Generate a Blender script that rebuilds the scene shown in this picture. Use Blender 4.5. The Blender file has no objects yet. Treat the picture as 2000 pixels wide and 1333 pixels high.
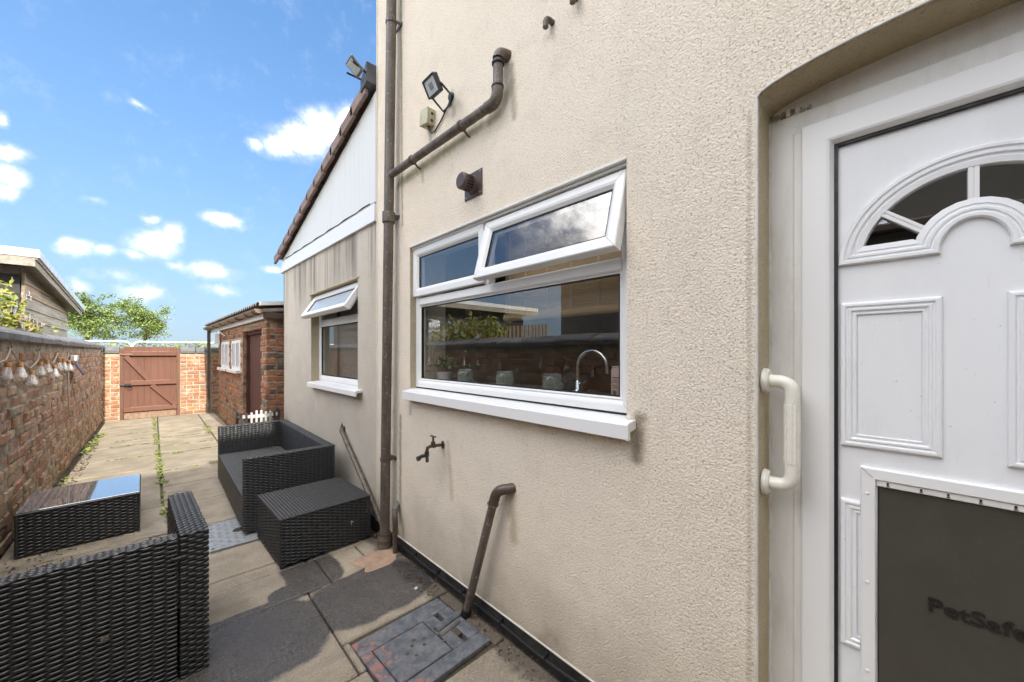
import bpy, bmesh, math, random
import numpy as np
from mathutils import Vector, Matrix
R = math.radians
rnd = random.Random(7)
scene = bpy.context.scene
COL = scene.collection

# ------------------------------------------------------------------ camera
TH = math.atan(700/740.)
CT, ST = math.cos(TH), math.sin(TH)
cd = bpy.data.cameras.new('camera'); cam = bpy.data.objects.new('camera', cd); COL.objects.link(cam)
cam.location = (0, 0, 1.4); cam.rotation_euler = (R(90), 0, -TH)
cd.sensor_width = 36; cd.lens = 740/2000*36; cd.shift_y = 23.5/2000
cd.clip_start = .02; cd.clip_end = 2000
scene.camera = cam

# ------------------------------------------------------------------ sky, sun, exposure
SUN_EL, SUN_AZ = 31.0, 0.0
SKY_STRENGTH = .15
SUN_STRENGTH = 2.5
EXPOSURE = 1.45
world = bpy.data.worlds.new('World'); scene.world = world; world.use_nodes = True
wn, wl = world.node_tree.nodes, world.node_tree.links
wn.clear()
def vdir(x, y):
    u, v = (x-1000)/740., (690-y)/740.
    d = Vector((u*CT+ST, CT-u*ST, v)); return d.normalized()
wout = wn.new('ShaderNodeOutputWorld'); wbg = wn.new('ShaderNodeBackground')
wbg.inputs['Strength'].default_value = SKY_STRENGTH
wl.new(wbg.outputs[0], wout.inputs[0])
sky = wn.new('ShaderNodeTexSky'); sky.sky_type = 'NISHITA'; sky.sun_disc = False
sky.sun_elevation = R(SUN_EL); sky.sun_rotation = R(180-SUN_AZ)
sky.air_density = 1.0; sky.dust_density = .3; sky.ozone_density = 2.0; sky.altitude = 0
wtc = wn.new('ShaderNodeTexCoord')
def wmath(op, a, b=None, c=None):
    n = wn.new('ShaderNodeMath'); n.operation = op
    for i, v in enumerate((a, b, c)):
        if v is None: continue
        if isinstance(v, (int, float)): n.inputs[i].default_value = v
        else: wl.new(v, n.inputs[i])
    return n.outputs[0]
def wvec(op, a, b=None):
    n = wn.new('ShaderNodeVectorMath'); n.operation = op
    for i, v in enumerate((a, b)):
        if v is None: continue
        if isinstance(v, (tuple, list, Vector)): n.inputs[i].default_value = tuple(v)
        else: wl.new(v, n.inputs[i])
    return n.outputs['Value'] if op == 'LENGTH' else n.outputs[0]
def wnoise(vec, scale, detail, rough=.55):
    n = wn.new('ShaderNodeTexNoise'); n.inputs['Scale'].default_value = scale
    n.inputs['Detail'].default_value = detail; n.inputs['Roughness'].default_value = rough
    wl.new(vec, n.inputs['Vector']); return n
D0 = wtc.outputs['Generated']
nz = wnoise(D0, 9, 6, .6)
wr = wvec('SUBTRACT', nz.outputs['Color'], (.5, .5, .5))
wr2 = wn.new('ShaderNodeVectorMath'); wr2.operation = 'SCALE'; wl.new(wr, wr2.inputs[0]); wr2.inputs['Scale'].default_value = .055
DW = wvec('ADD', D0, wr2.outputs[0])
CLOUDS = [(645,250,52,42,1),(592,275,60,42,1),(545,292,42,26,1),(507,288,24,16,.9),(690,235,40,35,1),
          (5,292,46,24,1),(12,345,50,34,1),(0,372,46,20,.9),(0,228,18,16,.9),
          (275,212,26,10,.62),(185,386,30,9,.5),
          (158,484,42,22,.95),(210,492,35,14,.6),(300,476,62,38,.95),(340,456,34,22,.9),(297,430,28,10,.7),(270,500,40,16,.7),
          (430,430,46,16,.95),(415,532,64,18,.75),(160,560,34,16,.7),(280,572,74,22,.7),(530,528,22,12,.75),(350,520,40,12,.5),
          (440,568,50,12,.5),(225,540,60,14,.5)]
acc = None
for (x, y, rx, ry, w) in CLOUDS:
    c = vdir(x, y)
    sx = 1/max(.001, (vdir(x+rx, y)-vdir(x-rx, y)).length/2); sz = 1/max(.001, (vdir(x, y-ry)-vdir(x, y+ry)).length/2)
    l = wvec('LENGTH', wvec('MULTIPLY', wvec('SUBTRACT', DW, c), (sx, sx, sz)))
    m = wmath('MULTIPLY', wmath('SUBTRACT', 1.25, l), w)
    acc = m if acc is None else wmath('MAXIMUM', acc, m)
# bright unseen cloud added for fill light, thinned in view and window reflections
sep = wn.new('ShaderNodeSeparateXYZ'); wl.new(D0, sep.inputs[0])
up = wmath('ADD', wmath('MAXIMUM', sep.outputs['Z'], 0.0), .12)
dv = wn.new('ShaderNodeCombineXYZ')
wl.new(wmath('DIVIDE', sep.outputs['X'], up), dv.inputs[0]); wl.new(wmath('DIVIDE', sep.outputs['Y'], up), dv.inputs[1])
far = wnoise(dv.outputs[0], 1.3, 7, .58)
gap = wvec('DOT_PRODUCT', D0, (.12, .95, .30))
gap = gap.node.outputs['Value']
back = wn.new('ShaderNodeMapRange'); back.interpolation_type = 'SMOOTHSTEP'
for k, x in zip(('From Min', 'From Max', 'To Min', 'To Max'), (.92, .66, 0., 1.)): back.inputs[k].default_value = x
wl.new(gap, back.inputs['Value']); back = back.outputs[0]
gap2 = wvec('DOT_PRODUCT', D0, (-.68, .70, .20)).node.outputs['Value']
bk2 = wn.new('ShaderNodeMapRange'); bk2.interpolation_type = 'SMOOTHSTEP'
for k, x in zip(('From Min', 'From Max', 'To Min', 'To Max'), (.965, .86, .2, 1.)): bk2.inputs[k].default_value = x
wl.new(gap2, bk2.inputs['Value']); back = wmath('MULTIPLY', back, bk2.outputs[0])
gen = wmath('MULTIPLY', wmath('MULTIPLY', wmath('SUBTRACT', far.outputs['Fac'], .31), 5.0), back)
acc = wmath('MAXIMUM', acc, gen)
fine = wnoise(D0, 24, 7, .65)
acc = wmath('ADD', acc, wmath('MULTIPLY', wmath('SUBTRACT', fine.outputs['Fac'], .5), 1.25))
mr = wn.new('ShaderNodeMapRange'); mr.interpolation_type = 'SMOOTHSTEP'
mr.inputs['From Min'].default_value = .0; mr.inputs['From Max'].default_value = 1.5
wl.new(acc, mr.inputs['Value'])
cmix = wn.new('ShaderNodeMix'); cmix.data_type = 'RGBA'
wl.new(wmath('POWER', mr.outputs[0], .85), cmix.inputs['Factor'])
gm = wn.new('ShaderNodeGamma'); gm.inputs['Gamma'].default_value = .62        # evens out the brightness of the clear sky from zenith to horizon
wl.new(sky.outputs[0], gm.inputs['Color'])
tint = wn.new('ShaderNodeMix'); tint.data_type = 'RGBA'; tint.blend_type = 'MULTIPLY'; tint.inputs['Factor'].default_value = 1.
wl.new(gm.outputs[0], tint.inputs['A']); tint.inputs['B'].default_value = (.32, .69, 1.10, 1)
hz = wn.new('ShaderNodeMix'); hz.data_type = 'RGBA'          # pale haze towards the horizon, the same all round
wl.new(wmath('MULTIPLY', wmath('POWER', 2.718, wmath('MULTIPLY', wmath('MAXIMUM', sep.outputs['Z'], 0.), -3.0)), .95), hz.inputs['Factor'])
wl.new(tint.outputs['Result'], hz.inputs['A']); hz.inputs['B'].default_value = (1.46, 1.74, 1.98, 1)
wl.new(hz.outputs['Result'], cmix.inputs['A'])
ccol = wn.new('ShaderNodeMix'); ccol.data_type = 'RGBA'
ccol.inputs['A'].default_value = (2.9, 3.05, 3.4, 1); ccol.inputs['B'].default_value = (17.0, 16.6, 16.2, 1)
wl.new(wmath('POWER', mr.outputs[0], 2.2), ccol.inputs['Factor'])
wl.new(ccol.outputs['Result'], cmix.inputs['B'])
wl.new(cmix.outputs['Result'], wbg.inputs['Color'])

sd = bpy.data.lights.new('sun', 'SUN'); sun = bpy.data.objects.new('sun', sd); COL.objects.link(sun)
sd.energy = SUN_STRENGTH; sd.angle = R(.5); sd.color = (1, .94, .84)
sun.rotation_euler = (R(90-SUN_EL), 0, R(SUN_AZ)); sun.location = (0, -5, 20)
scene.view_settings.view_transform = 'Standard'; scene.view_settings.look = 'None'
scene.view_settings.exposure = EXPOSURE; scene.view_settings.gamma = 1
scene.view_settings.use_curve_mapping = False
scene.render.engine = 'CYCLES'
scene.cycles.max_bounces = 8; scene.cycles.diffuse_bounces = 5; scene.cycles.glossy_bounces = 4
scene.cycles.transparent_max_bounces = 12; scene.cycles.use_denoising = True

# ------------------------------------------------------------------ materials
def srgb(*c): return tuple(((v/255.)/12.92 if v/255. <= .04045 else ((v/255.+.055)/1.055)**2.4) for v in c)
class NT:
    def __init__(s, name):
        m = bpy.data.materials.new(name); m.use_nodes = True
        s.m = m; s.n = m.node_tree.nodes; s.l = m.node_tree.links
        s.b = s.n['Principled BSDF']; s.out = s.n['Material Output']
    def new(s, t): return s.n.new(t)
    def set(s, k, v):
        if hasattr(v, 'links') or hasattr(v, 'is_linked'): s.l.new(v, s.b.inputs[k])
        elif isinstance(v, (tuple, list)) and len(v) == 3: s.b.inputs[k].default_value = (*v, 1)
        else: s.b.inputs[k].default_value = v
    def inp(s, sock, v):
        if hasattr(v, 'is_linked'): s.l.new(v, sock)
        elif isinstance(v, (tuple, list)) and len(v) == 3 and sock.type == 'RGBA': sock.default_value = (*v, 1)
        else: sock.default_value = v
    def pos(s): return s.new('ShaderNodeNewGeometry').outputs['Position']
    def objc(s): return s.new('ShaderNodeTexCoord').outputs['Object']
    def scale(s, v, sc):
        n = s.new('ShaderNodeVectorMath'); n.operation = 'MULTIPLY'; s.l.new(v, n.inputs[0]); n.inputs[1].default_value = sc; return n.outputs[0]
    def noise(s, vec, scale, detail=4, rough=.55, dist=0):
        n = s.new('ShaderNodeTexNoise'); n.inputs['Scale'].default_value = scale; n.inputs['Detail'].default_value = detail
        n.inputs['Roughness'].default_value = rough; n.inputs['Distortion'].default_value = dist
        s.l.new(vec, n.inputs['Vector']); return n.outputs['Fac']
    def voro(s, vec, scale, feat='F1'):
        n = s.new('ShaderNodeTexVoronoi'); n.inputs['Scale'].default_value = scale; n.feature = feat
        s.l.new(vec, n.inputs['Vector']); return n.outputs['Distance']
    def math(s, op, a, b=None, c=None):
        n = s.new('ShaderNodeMath'); n.operation = op
        for i, v in enumerate((a, b, c)):
            if v is not None: s.inp(n.inputs[i], v)
        return n.outputs[0]
    def ramp(s, fac, stops, mode='LINEAR'):
        n = s.new('ShaderNodeValToRGB'); n.color_ramp.interpolation = mode
        e = n.color_ramp.elements
        while len(e) < len(stops): e.new(.5)
        for i, (p, c) in enumerate(stops):
            e[i].position = p; e[i].color = (*c, 1) if isinstance(c, (tuple, list)) else (c, c, c, 1)
        s.l.new(fac, n.inputs[0]); return n.outputs[0]
    def step(s, v, a, b, o0=0., o1=1.):
        n = s.new('ShaderNodeMapRange'); n.interpolation_type = 'SMOOTHSTEP'
        s.l.new(v, n.inputs['Value'])
        for k, x in zip(('From Min', 'From Max', 'To Min', 'To Max'), (a, b, o0, o1)): n.inputs[k].default_value = x
        return n.outputs[0]
    def mix(s, f, a, b, mode='MIX'):
        n = s.new('ShaderNodeMix'); n.data_type = 'RGBA'; n.blend_type = mode
        s.inp(n.inputs['Factor'], f); s.inp(n.inputs['A'], a); s.inp(n.inputs['B'], b); return n.outputs['Result']
    def bump(s, h, strength, dist):
        n = s.new('ShaderNodeBump'); n.inputs['Strength'].default_value = strength; n.inputs['Distance'].default_value = dist
        s.l.new(h, n.inputs['Height']); s.l.new(n.outputs[0], s.b.inputs['Normal']); return n
    def sep(s, v):
        n = s.new('ShaderNodeSeparateXYZ'); s.l.new(v, n.inputs[0]); return n.outputs
    def rand(s, island=False):
        if island: return s.new('ShaderNodeNewGeometry').outputs['Random Per Island']
        return s.new('ShaderNodeObjectInfo').outputs['Random']

def simple(name, c1, c2=None, scale=12, rough=.5, bs=0., bscale=60, bd=.002, metal=0., streak=(1, 1, 1), coat=0., rrange=.1, spec=.5):
    t = NT(name); p = t.scale(t.objc(), streak)
    if c2 is None: c2 = tuple(v*.8 for v in c1)
    n = t.noise(p, scale, 5, .6)
    t.set('Base Color', t.mix(t.step(n, .3, .7), c1, c2))
    t.set('Roughness', t.step(t.noise(p, scale*2.3, 3), .3, .7, max(.02, rough-rrange), min(1, rough+rrange)))
    t.set('Metallic', metal); t.set('Coat Weight', coat); t.set('Specular IOR Level', spec)
    if bs: t.bump(t.noise(p, bscale, 4), bs, bd)
    return t.m

def seg_dist(t, Y, Z, a, b):
    # distance in the wall plane to a segment
    ay, az = a; by, bz = b; dy, dz = by-ay, bz-az; L2 = dy*dy+dz*dz
    py = t.math('SUBTRACT', Y, ay); pz = t.math('SUBTRACT', Z, az)
    h = t.math('DIVIDE', t.math('ADD', t.math('MULTIPLY', py, dy), t.math('MULTIPLY', pz, dz)), L2)
    h = t.math('MINIMUM', t.math('MAXIMUM', h, 0.), 1.)
    ey = t.math('SUBTRACT', py, t.math('MULTIPLY', h, dy)); ez = t.math('SUBTRACT', pz, t.math('MULTIPLY', h, dz))
    return t.math('SQRT', t.math('ADD', t.math('MULTIPLY', ey, ey), t.math('MULTIPLY', ez, ez)))

def render_mat(name, base, base2, stains=(), streaks=None):
    t = NT(name); P = t.pos(); s = t.sep(P); Y, Z = s['Y'], s['Z']
    n1 = t.noise(P, 1.1, 5, .6); n2 = t.noise(P, 9, 5, .6)
    c = t.mix(t.step(n1, .35, .68), base, base2)
    c = t.mix(t.math('MULTIPLY', t.step(n2, .45, .75), .35), c, tuple(v*.82 for v in base2))
    c = t.mix(t.math('MULTIPLY', t.step(t.noise(P, 2.3, 6, .65), .56, .72), .28), c, (.83, .80, .74))
    # splash dirt by the ground
    low = t.math('ADD', Z, t.math('MULTIPLY', t.math('SUBTRACT', t.noise(P, 5, 5), .5), .5))
    c = t.mix(t.math('MULTIPLY', t.step(low, .62, .02), .62), c, (.36, .31, .235)); c = t.mix(t.math('MULTIPLY', t.step(low, .16, -.02), .6), c, (.17, .14, .10))
    for (a, b, w, col, k) in stains:
        d = t.math('ADD', seg_dist(t, Y, Z, a, b), t.math('MULTIPLY', t.math('SUBTRACT', t.noise(P, 22, 5, .65), .5), w*1.4))
        c = t.mix(t.math('MULTIPLY', t.step(d, w, 0.), k), c, col)
    if streaks:
        z0, z1 = streaks
        q = t.scale(P, (1, 4.5, .3)); q2 = t.scale(P, (1, 12, .4))
        m = t.math('MULTIPLY', t.step(t.noise(q, 1.2, 4), .38, .55), t.step(t.noise(q2, 1.2, 4), .25, .75))
        m = t.math('MULTIPLY', m, t.step(Z, z0, z1))
        c = t.mix(t.math('MULTIPLY', m, .85), c, (.085, .08, .072))
    # pitted roughcast; shade in the pits is put into the colour too
    v = t.noise(P, 132, 3, .62); v2 = t.noise(P, 260, 2, .5); vo = t.voro(P, 135)
    pit = t.step(v, .30, .47)
    h = t.math('ADD', t.math('MULTIPLY', pit, .55), t.math('ADD', t.math('MULTIPLY', v2, .7), t.math('MULTIPLY', vo, -.7)))
    c = t.mix(t.math('MULTIPLY', t.math('SUBTRACT', 1., t.step(v, .36, .45)), .54), c, (.38, .315, .245))
    c = t.mix(t.math('MULTIPLY', t.step(v2, .44, .34), .22), c, (.42, .34, .25))
    t.set('Base Color', c); t.set('Roughness', .93); t.set('Specular IOR Level', .2)
    t.bump(h, .85, .0040)
    return t.m

CREAM, CREAM2 = (.84, .75, .63), (.81, .715, .59)
M = {}
M['render'] = render_mat('render_cream', CREAM, CREAM2, stains=[
    ((2.52, 2.60), (1.60, 2.62), .05, (.33, .31, .17), .75), ((1.50, 2.62), (1.36, 2.70), .06, (.33, .31, .20), .7),
    ((1.35, 2.80), (1.33, 2.55), .035, (.27, .24, .17), .6),
    ((2.47, 2.3), (2.49, 3.9), .022, (.27, .26, .16), .75), ((2.50, .2), (2.50, .95), .03, (.28, .27, .17), .8),
    ((2.42, 1.085), (.75, 1.085), .03, (.42, .35, .24), .4), ((.68, 1.16), (.69, 1.02), .05, (.2, .17, .12), .8),
    ((2.35, 1.09), (2.36, .99), .03, (.3, .25, .18), .5),
    ((1.90, .86), (1.86, .55), .035, (.46, .38, .26), .55), ((1.36, .72), (1.33, .50), .05, (.40, .31, .19), .6),
    ((2.10, 2.80), (2.09, 2.70), .035, (.33, .29, .2), .6), ((1.86, 2.93), (1.84, 2.80), .04, (.30, .27, .2), .55),
    ((2.20, 2.64), (2.19, 2.52), .03, (.36, .35, .2), .5), ((.33, 2.10), (.33, .2), .012, (.42, .36, .26), .45)])
M['render_grey'] = render_mat('render_grey', (.62, .565, .49), (.57, .515, .44), stains=[], streaks=(1.65, 2.35))
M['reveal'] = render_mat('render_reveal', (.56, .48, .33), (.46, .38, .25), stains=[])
M['upvc'] = simple('upvc_white', (.80, .80, .80), (.79, .79, .785), 2, .34, rrange=.02)
t = NT('upvc_weathered'); P = t.pos()
c = t.mix(t.step(t.noise(t.scale(P, (1, 2, .5)), 6, 6, .7), .42, .72), (.77, .76, .735), (.66, .645, .60))
c = t.mix(t.math('MULTIPLY', t.step(t.noise(P, 120, 4, .7), .62, .70), .5), c, (.45, .42, .36))
t.set('Base Color', c); t.set('Roughness', .42); M['upvc_old'] = t.m
t = NT('door_skin'); P = t.pos()
c = t.mix(t.step(t.noise(t.scale(P, (1, 3, .8)), 2.2, 6, .65), .40, .72), (.81, .82, .84), (.755, .765, .78))
c = t.mix(t.math('MULTIPLY', t.step(t.noise(P, 85, 3, .6), .71, .75), .6), c, (.35, .33, .30))
c = t.mix(t.math('MULTIPLY', t.step(t.noise(t.scale(P, (1, 30, 4)), 3.1, 3), .66, .72), .22), c, (.62, .62, .62))
t.set('Base Color', c); t.set('Roughness', t.step(t.noise(P, 6, 5), .3, .7, .28, .42)); M['door_skin'] = t.m
M['black'] = simple('black_gasket', (.012, .012, .013), None, 20, .5)
M['bead'] = simple('white_bead', (.72, .70, .66), (.6, .57, .5), 18, .5)
M['plinth'] = simple('black_bitumen', (.018, .017, .016), (.05, .045, .04), 16, .6, .4, 60, .003)
M['brown'] = simple('brown_pvc', (.072, .050, .038), (.115, .085, .066), 9, .38, .1, 60, .001, streak=(1, 1, .35))
t = NT('brown_pvc_faded'); P = t.pos()
c = t.mix(t.step(t.noise(t.scale(P, (9, 9, 2.2)), 1.4, 5, .65), .35, .68), (.078, .058, .046), (.15, .122, .10))
c = t.mix(t.math('MULTIPLY', t.step(t.noise(P, 55, 4, .7), .60, .66), .7), c, (.40, .34, .26))
c = t.mix(t.math('MULTIPLY', t.step(t.noise(P, 17, 5, .7), .58, .70), .5), c, (.05, .042, .034))
t.set('Base Color', c); t.set('Roughness', t.step(t.noise(P, 20, 4), .3, .7, .36, .6)); t.bump(t.noise(P, 70, 4), .15, .001); M['brown_old'] = t.m
M['brownplate'] = simple('brown_vent', (.075, .045, .036), (.095, .06, .05), 15, .4)
M['grey_pipe'] = simple('grey_pipe', (.10, .10, .11), (.16, .15, .14), 12, .4)
M['mortar_white'] = simple('pale_mortar', (.58, .54, .46), (.44, .39, .31), 25, .9, .6, 60, .005)
M['cream'] = simple('cream_plastic', (.80, .775, .69), (.77, .745, .66), 8, .3)
M['boxcream'] = simple('aged_cream_box', (.56, .53, .36), (.44, .41, .27), 14, .45, .1, 60, .001)
M['alu_dark'] = simple('charcoal_aluminium', (.035, .037, .04), (.06, .06, .062), 18, .45)
M['alu_grey'] = simple('grey_aluminium', (.35, .35, .34), (.22, .21, .2), 18, .4, metal=.5)
M['lens'] = simple('lamp_lens', (.62, .66, .70), (.55, .6, .65), 6, .12)
M['chrome'] = simple('chrome', (.85, .85, .85), (.8, .8, .8), 10, .16, metal=1., rrange=.06)
M['satin'] = simple('satin_steel', (.80, .80, .79), (.68, .68, .67), 12, .42, metal=.55)
M['brass'] = simple('aged_brass', (.17, .13, .075), (.08, .07, .05), 30, .45, .3, 80, .002, metal=.8)
M['iron'] = simple('black_iron', (.02, .02, .02), (.05, .045, .04), 22, .45, .2, 60, .002)
M['white_paint'] = simple('white_paint', (.78, .78, .76), (.7, .7, .68), 6, .35)
M['galv'] = simple('galvanised_steel', (.40, .41, .415), (.30, .305, .305), 26, .5, .2, 120, .001, metal=.15)
M['glassdark'] = NT('table_glass')
t = M['glassdark']; t.set('Base Color', (.40, .42, .44)); t.set('Metallic', .55); t.set('Roughness', .035); t.set('IOR', 2.); t.set('Coat Weight', 1.); t.set('Coat Roughness', .05)
nn = t.noise(t.objc(), 7, 4); t.set('Coat Roughness', t.step(nn, .4, .75, .02, .10)); M['glassdark'] = t.m

def glass_mat(name, ior=1.75, tint=(.93, .96, .95), rough=.0, bump=0.):
    t = NT(name); n = t.n; n.remove(t.b)
    tr = t.new('ShaderNodeBsdfTransparent'); tr.inputs[0].default_value = (*tint, 1)
    gl = t.new('ShaderNodeBsdfGlossy'); gl.inputs['Roughness'].default_value = rough
    fr = t.new('ShaderNodeFresnel'); bf = t.new('ShaderNodeNewGeometry').outputs['Backfacing']; t.l.new(t.math('ADD', t.math('MULTIPLY', bf, 1/ior-ior), ior), fr.inputs['IOR'])
    mx = t.new('ShaderNodeMixShader')
    if bump:
        b = t.new('ShaderNodeBump'); b.inputs['Strength'].default_value = bump; b.inputs['Distance'].default_value = .004
        t.l.new(t.noise(t.objc(), 30 if bump > .1 else 2.2, 3), b.inputs['Height']); t.l.new(b.outputs[0], gl.inputs['Normal'])
    t.l.new(fr.outputs[0], mx.inputs[0]); t.l.new(tr.outputs[0], mx.inputs[1]); t.l.new(gl.outputs[0], mx.inputs[2])
    t.l.new(mx.outputs[0], t.out.inputs[0]); return t.m
M['glass'] = glass_mat('window_glass', 2.7, bump=.02)
M['glass_clear'] = glass_mat('clear_glass', 1.7, (.90, .96, .94))
_t = M['glass_clear'].node_tree; _o = _t.nodes['Material Output']; _ms = _o.inputs[0].links[0].from_node
_d = _t.nodes.new('ShaderNodeBsdfDiffuse'); _d.inputs[0].default_value = (.72, .80, .77, 1); _m2 = _t.nodes.new('ShaderNodeMixShader'); _m2.inputs[0].default_value = .10
_t.links.new(_ms.outputs[0], _m2.inputs[1]); _t.links.new(_d.outputs[0], _m2.inputs[2]); _t.links.new(_m2.outputs[0], _o.inputs[0])
M['bulb_glass'] = glass_mat('bulb_glass', 2.0, (.97, .97, .96))
_t = M['bulb_glass'].node_tree; _o = _t.nodes['Material Output']; _ms = _o.inputs[0].links[0].from_node
_d = _t.nodes.new('ShaderNodeBsdfDiffuse'); _d.inputs[0].default_value = (.85, .85, .84, 1); _m2 = _t.nodes.new('ShaderNodeMixShader'); _m2.inputs[0].default_value = .2
_t.links.new(_ms.outputs[0], _m2.inputs[1]); _t.links.new(_d.outputs[0], _m2.inputs[2]); _t.links.new(_m2.outputs[0], _o.inputs[0])
t = NT('patterned_glass'); t.set('Base Color', (.42, .46, .5)); t.set('Roughness', .2); t.set('IOR', 1.9); t.bump(t.noise(t.objc(), 42, 3), .35, .004); M['pattern'] = t.m

def brick_mat(name, stops, pale, pale_k, island, green=0.):
    t = NT(name); P = t.pos(); r = t.rand(island)
    c = t.ramp(r, stops)
    n = t.noise(P, 16, 6, .65); n2 = t.noise(P, 60, 4)
    c = t.mix(t.math('MULTIPLY', t.step(n, .40, .72), .55), c, t.mix(.5, c, (.05, .035, .03)))
    c = t.mix(t.math('MULTIPLY', t.step(t.noise(P, 11, 6, .7), .50, .68), pale_k), c, pale)
    if green:
        z = t.sep(P)['Z']
        c = t.mix(t.math('MULTIPLY', t.math('MULTIPLY', t.step(z, .75, .1), t.step(t.noise(P, 7, 5), .4, .62)), green), c, (.22, .19, .075))
    t.set('Base Color', c); t.set('Roughness', .92); t.set('Specular IOR Level', .2)
    t.bump(t.math('ADD', t.math('MULTIPLY', n2, .5), t.noise(P, 22, 5, .7)), .8, .008)
    return t.m
OLD = [(0., (.30, .17, .105)), (.18, (.38, .19, .11)), (.36, (.26, .165, .115)), (.5, (.46, .30, .19)), (.64, (.40, .28, .20)), (.8, (.40, .20, .115)), (.92, (.24, .18, .14)), (1., (.50, .36, .24))]
ORG = [(0., (.42, .19, .105)), (.22, (.38, .15, .09)), (.4, (.47, .25, .13)), (.6, (.35, .17, .115)), (.8, (.45, .26, .15)), (.92, (.30, .21, .17)), (1., (.40, .18, .10))]
OUT = [(0., (.38, .15, .085)), (.2, (.42, .18, .09)), (.38, (.27, .13, .085)), (.52, (.44, .25, .13)), (.66, (.20, .13, .10)), (.78, (.38, .17, .10)), (.88, (.07, .07, .07)), (1., (.36, .25, .16))]
for k, st, pl, pk, g in (('left', OLD, (.54, .49, .40), .65, .5), ('gate', ORG, (.60, .51, .40), .85, .15), ('out', OUT, (.50, .40, .28), .6, .35)):
    M['brick_'+k] = brick_mat('brick_'+k, st, pl, pk, False, g); M['bricks_'+k] = brick_mat('bricks_'+k, st, pl, pk, True, g)
def mortar(name, a, b):
    t = NT(name); P = t.pos(); t.set('Base Color', t.mix(t.step(t.noise(P, 8, 6, .65), .35, .65), a, b)); t.set('Roughness', .95)
    t.bump(t.noise(P, 50, 5, .7), .9, .008); return t.m
M['mortar_left'] = mortar('mortar_left', (.40, .34, .26), (.19, .155, .115))
M['mortar_gate'] = mortar('mortar_gate', (.58, .47, .34), (.46, .35, .24))
M['mortar_out'] = mortar('mortar_out', (.46, .35, .23), (.32, .23, .15))
M['coping'] = simple('blue_coping', (.105, .11, .13), (.20, .185, .165), 7, .7, .5, 40, .005)
M['coping_far'] = simple('grey_coping', (.105, .11, .12), (.16, .155, .145), 9, .7, .5, 40, .005)

# paving with water stains of their own shape
def slab_mat():
    t = NT('paving_slab'); P = t.pos(); s = t.sep(P); X, Y = s['X'], s['Y']; r = t.rand()
    c = t.ramp(r, [(0., (.36, .30, .225)), (.3, (.42, .35, .26)), (.6, (.32, .27, .21)), (.8, (.40, .33, .245)), (1., (.37, .305, .22))])
    n = t.noise(P, 3.2, 6, .65); g = t.noise(P, 95, 4, .75)
    c = t.mix(t.math('MULTIPLY', t.step(n, .38, .66), .65), c, (.19, .165, .125))
    c = t.mix(t.math('MULTIPLY', t.step(t.noise(P, 9, 6, .7), .56, .72), .35), c, (.43, .37, .28))
    c = t.mix(t.math('MULTIPLY', t.step(t.noise(t.scale(P, (1, 1.8, 1)), 1.7, 6, .7), .52, .66), .45), c, (.16, .14, .11))
    c = t.mix(t.math('MULTIPLY', t.step(g, .52, .66), .45), c, (.50, .43, .33))
    c = t.mix(t.math('MULTIPLY', t.step(g, .46, .34), .5), c, (.10, .085, .065))
    # algae in the sunny part of the yard
    c = t.mix(t.math('MULTIPLY', t.math('MULTIPLY', t.step(Y, 4., 7.5), t.step(t.noise(t.scale(P, (1, 2.2, 1)), 2.6, 5), .42, .62)), .45), c, (.225, .20, .105))
    # wet patches: (x, y, rx, ry)
    dirt = t.math('ADD', X, t.math('MULTIPLY', t.math('SUBTRACT', t.noise(P, 9, 6, .7), .5), .30))
    c = t.mix(t.math('MULTIPLY', t.step(dirt, 1.10, 1.20), .8), c, (.075, .060, .045))
    wob = t.math('ADD', t.math('MULTIPLY', t.math('SUBTRACT', t.noise(P, 5, 3, .5), .5), .9), t.math('MULTIPLY', t.math('SUBTRACT', t.noise(P, 38, 4, .7), .5), .35))
    acc = None
    for (x, y, rx, ry) in ((.33, 2.16, .36, .30), (.12, 2.05, .25, .32), (.93, 2.19, .36, .26), (1.02, 2.3, .22, .16), (.74, 2.66, .17, .24), (.62, 2.50, .16, .10), (.30, 2.43, .3, .06)):
        dx = t.math('DIVIDE', t.math('SUBTRACT', X, x), rx); dy = t.math('DIVIDE', t.math('SUBTRACT', Y, y), ry)
        d = t.math('ADD', t.math('POWER', t.math('ABSOLUTE', dx), 3.), t.math('POWER', t.math('ABSOLUTE', dy), 3.))
        m = t.math('SUBTRACT', 1., d); acc = m if acc is None else t.math('MAXIMUM', acc, m)
    wet = t.step(t.math('ADD', acc, wob), -.06, .26)
    c = t.mix(wet, c, t.mix(t.step(g, .62, .40, .66, .9), c, (.040, .041, .047)))  # wet colour carries a faint blue painted in for reflected sky
    t.set('Base Color', c)
    t.set('Roughness', t.mix(wet, (.88, .88, .88), t.ramp(t.noise(P, 12, 4), [(.35, .16), (.65, .34)])))
    t.bump(t.math('ADD', t.math('MULTIPLY', g, .6), t.math('MULTIPLY', t.noise(P, 40, 4), .7)), .9, .006)
    return t.m
M['slab'] = slab_mat()
M['soil'] = simple('joint_soil', (.10, .08, .055), (.055, .05, .03), 14, .95, .8, 60, .01)
M['land'] = simple('far_land', (.10, .11, .045), (.07, .085, .03), .2, .95)
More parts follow.
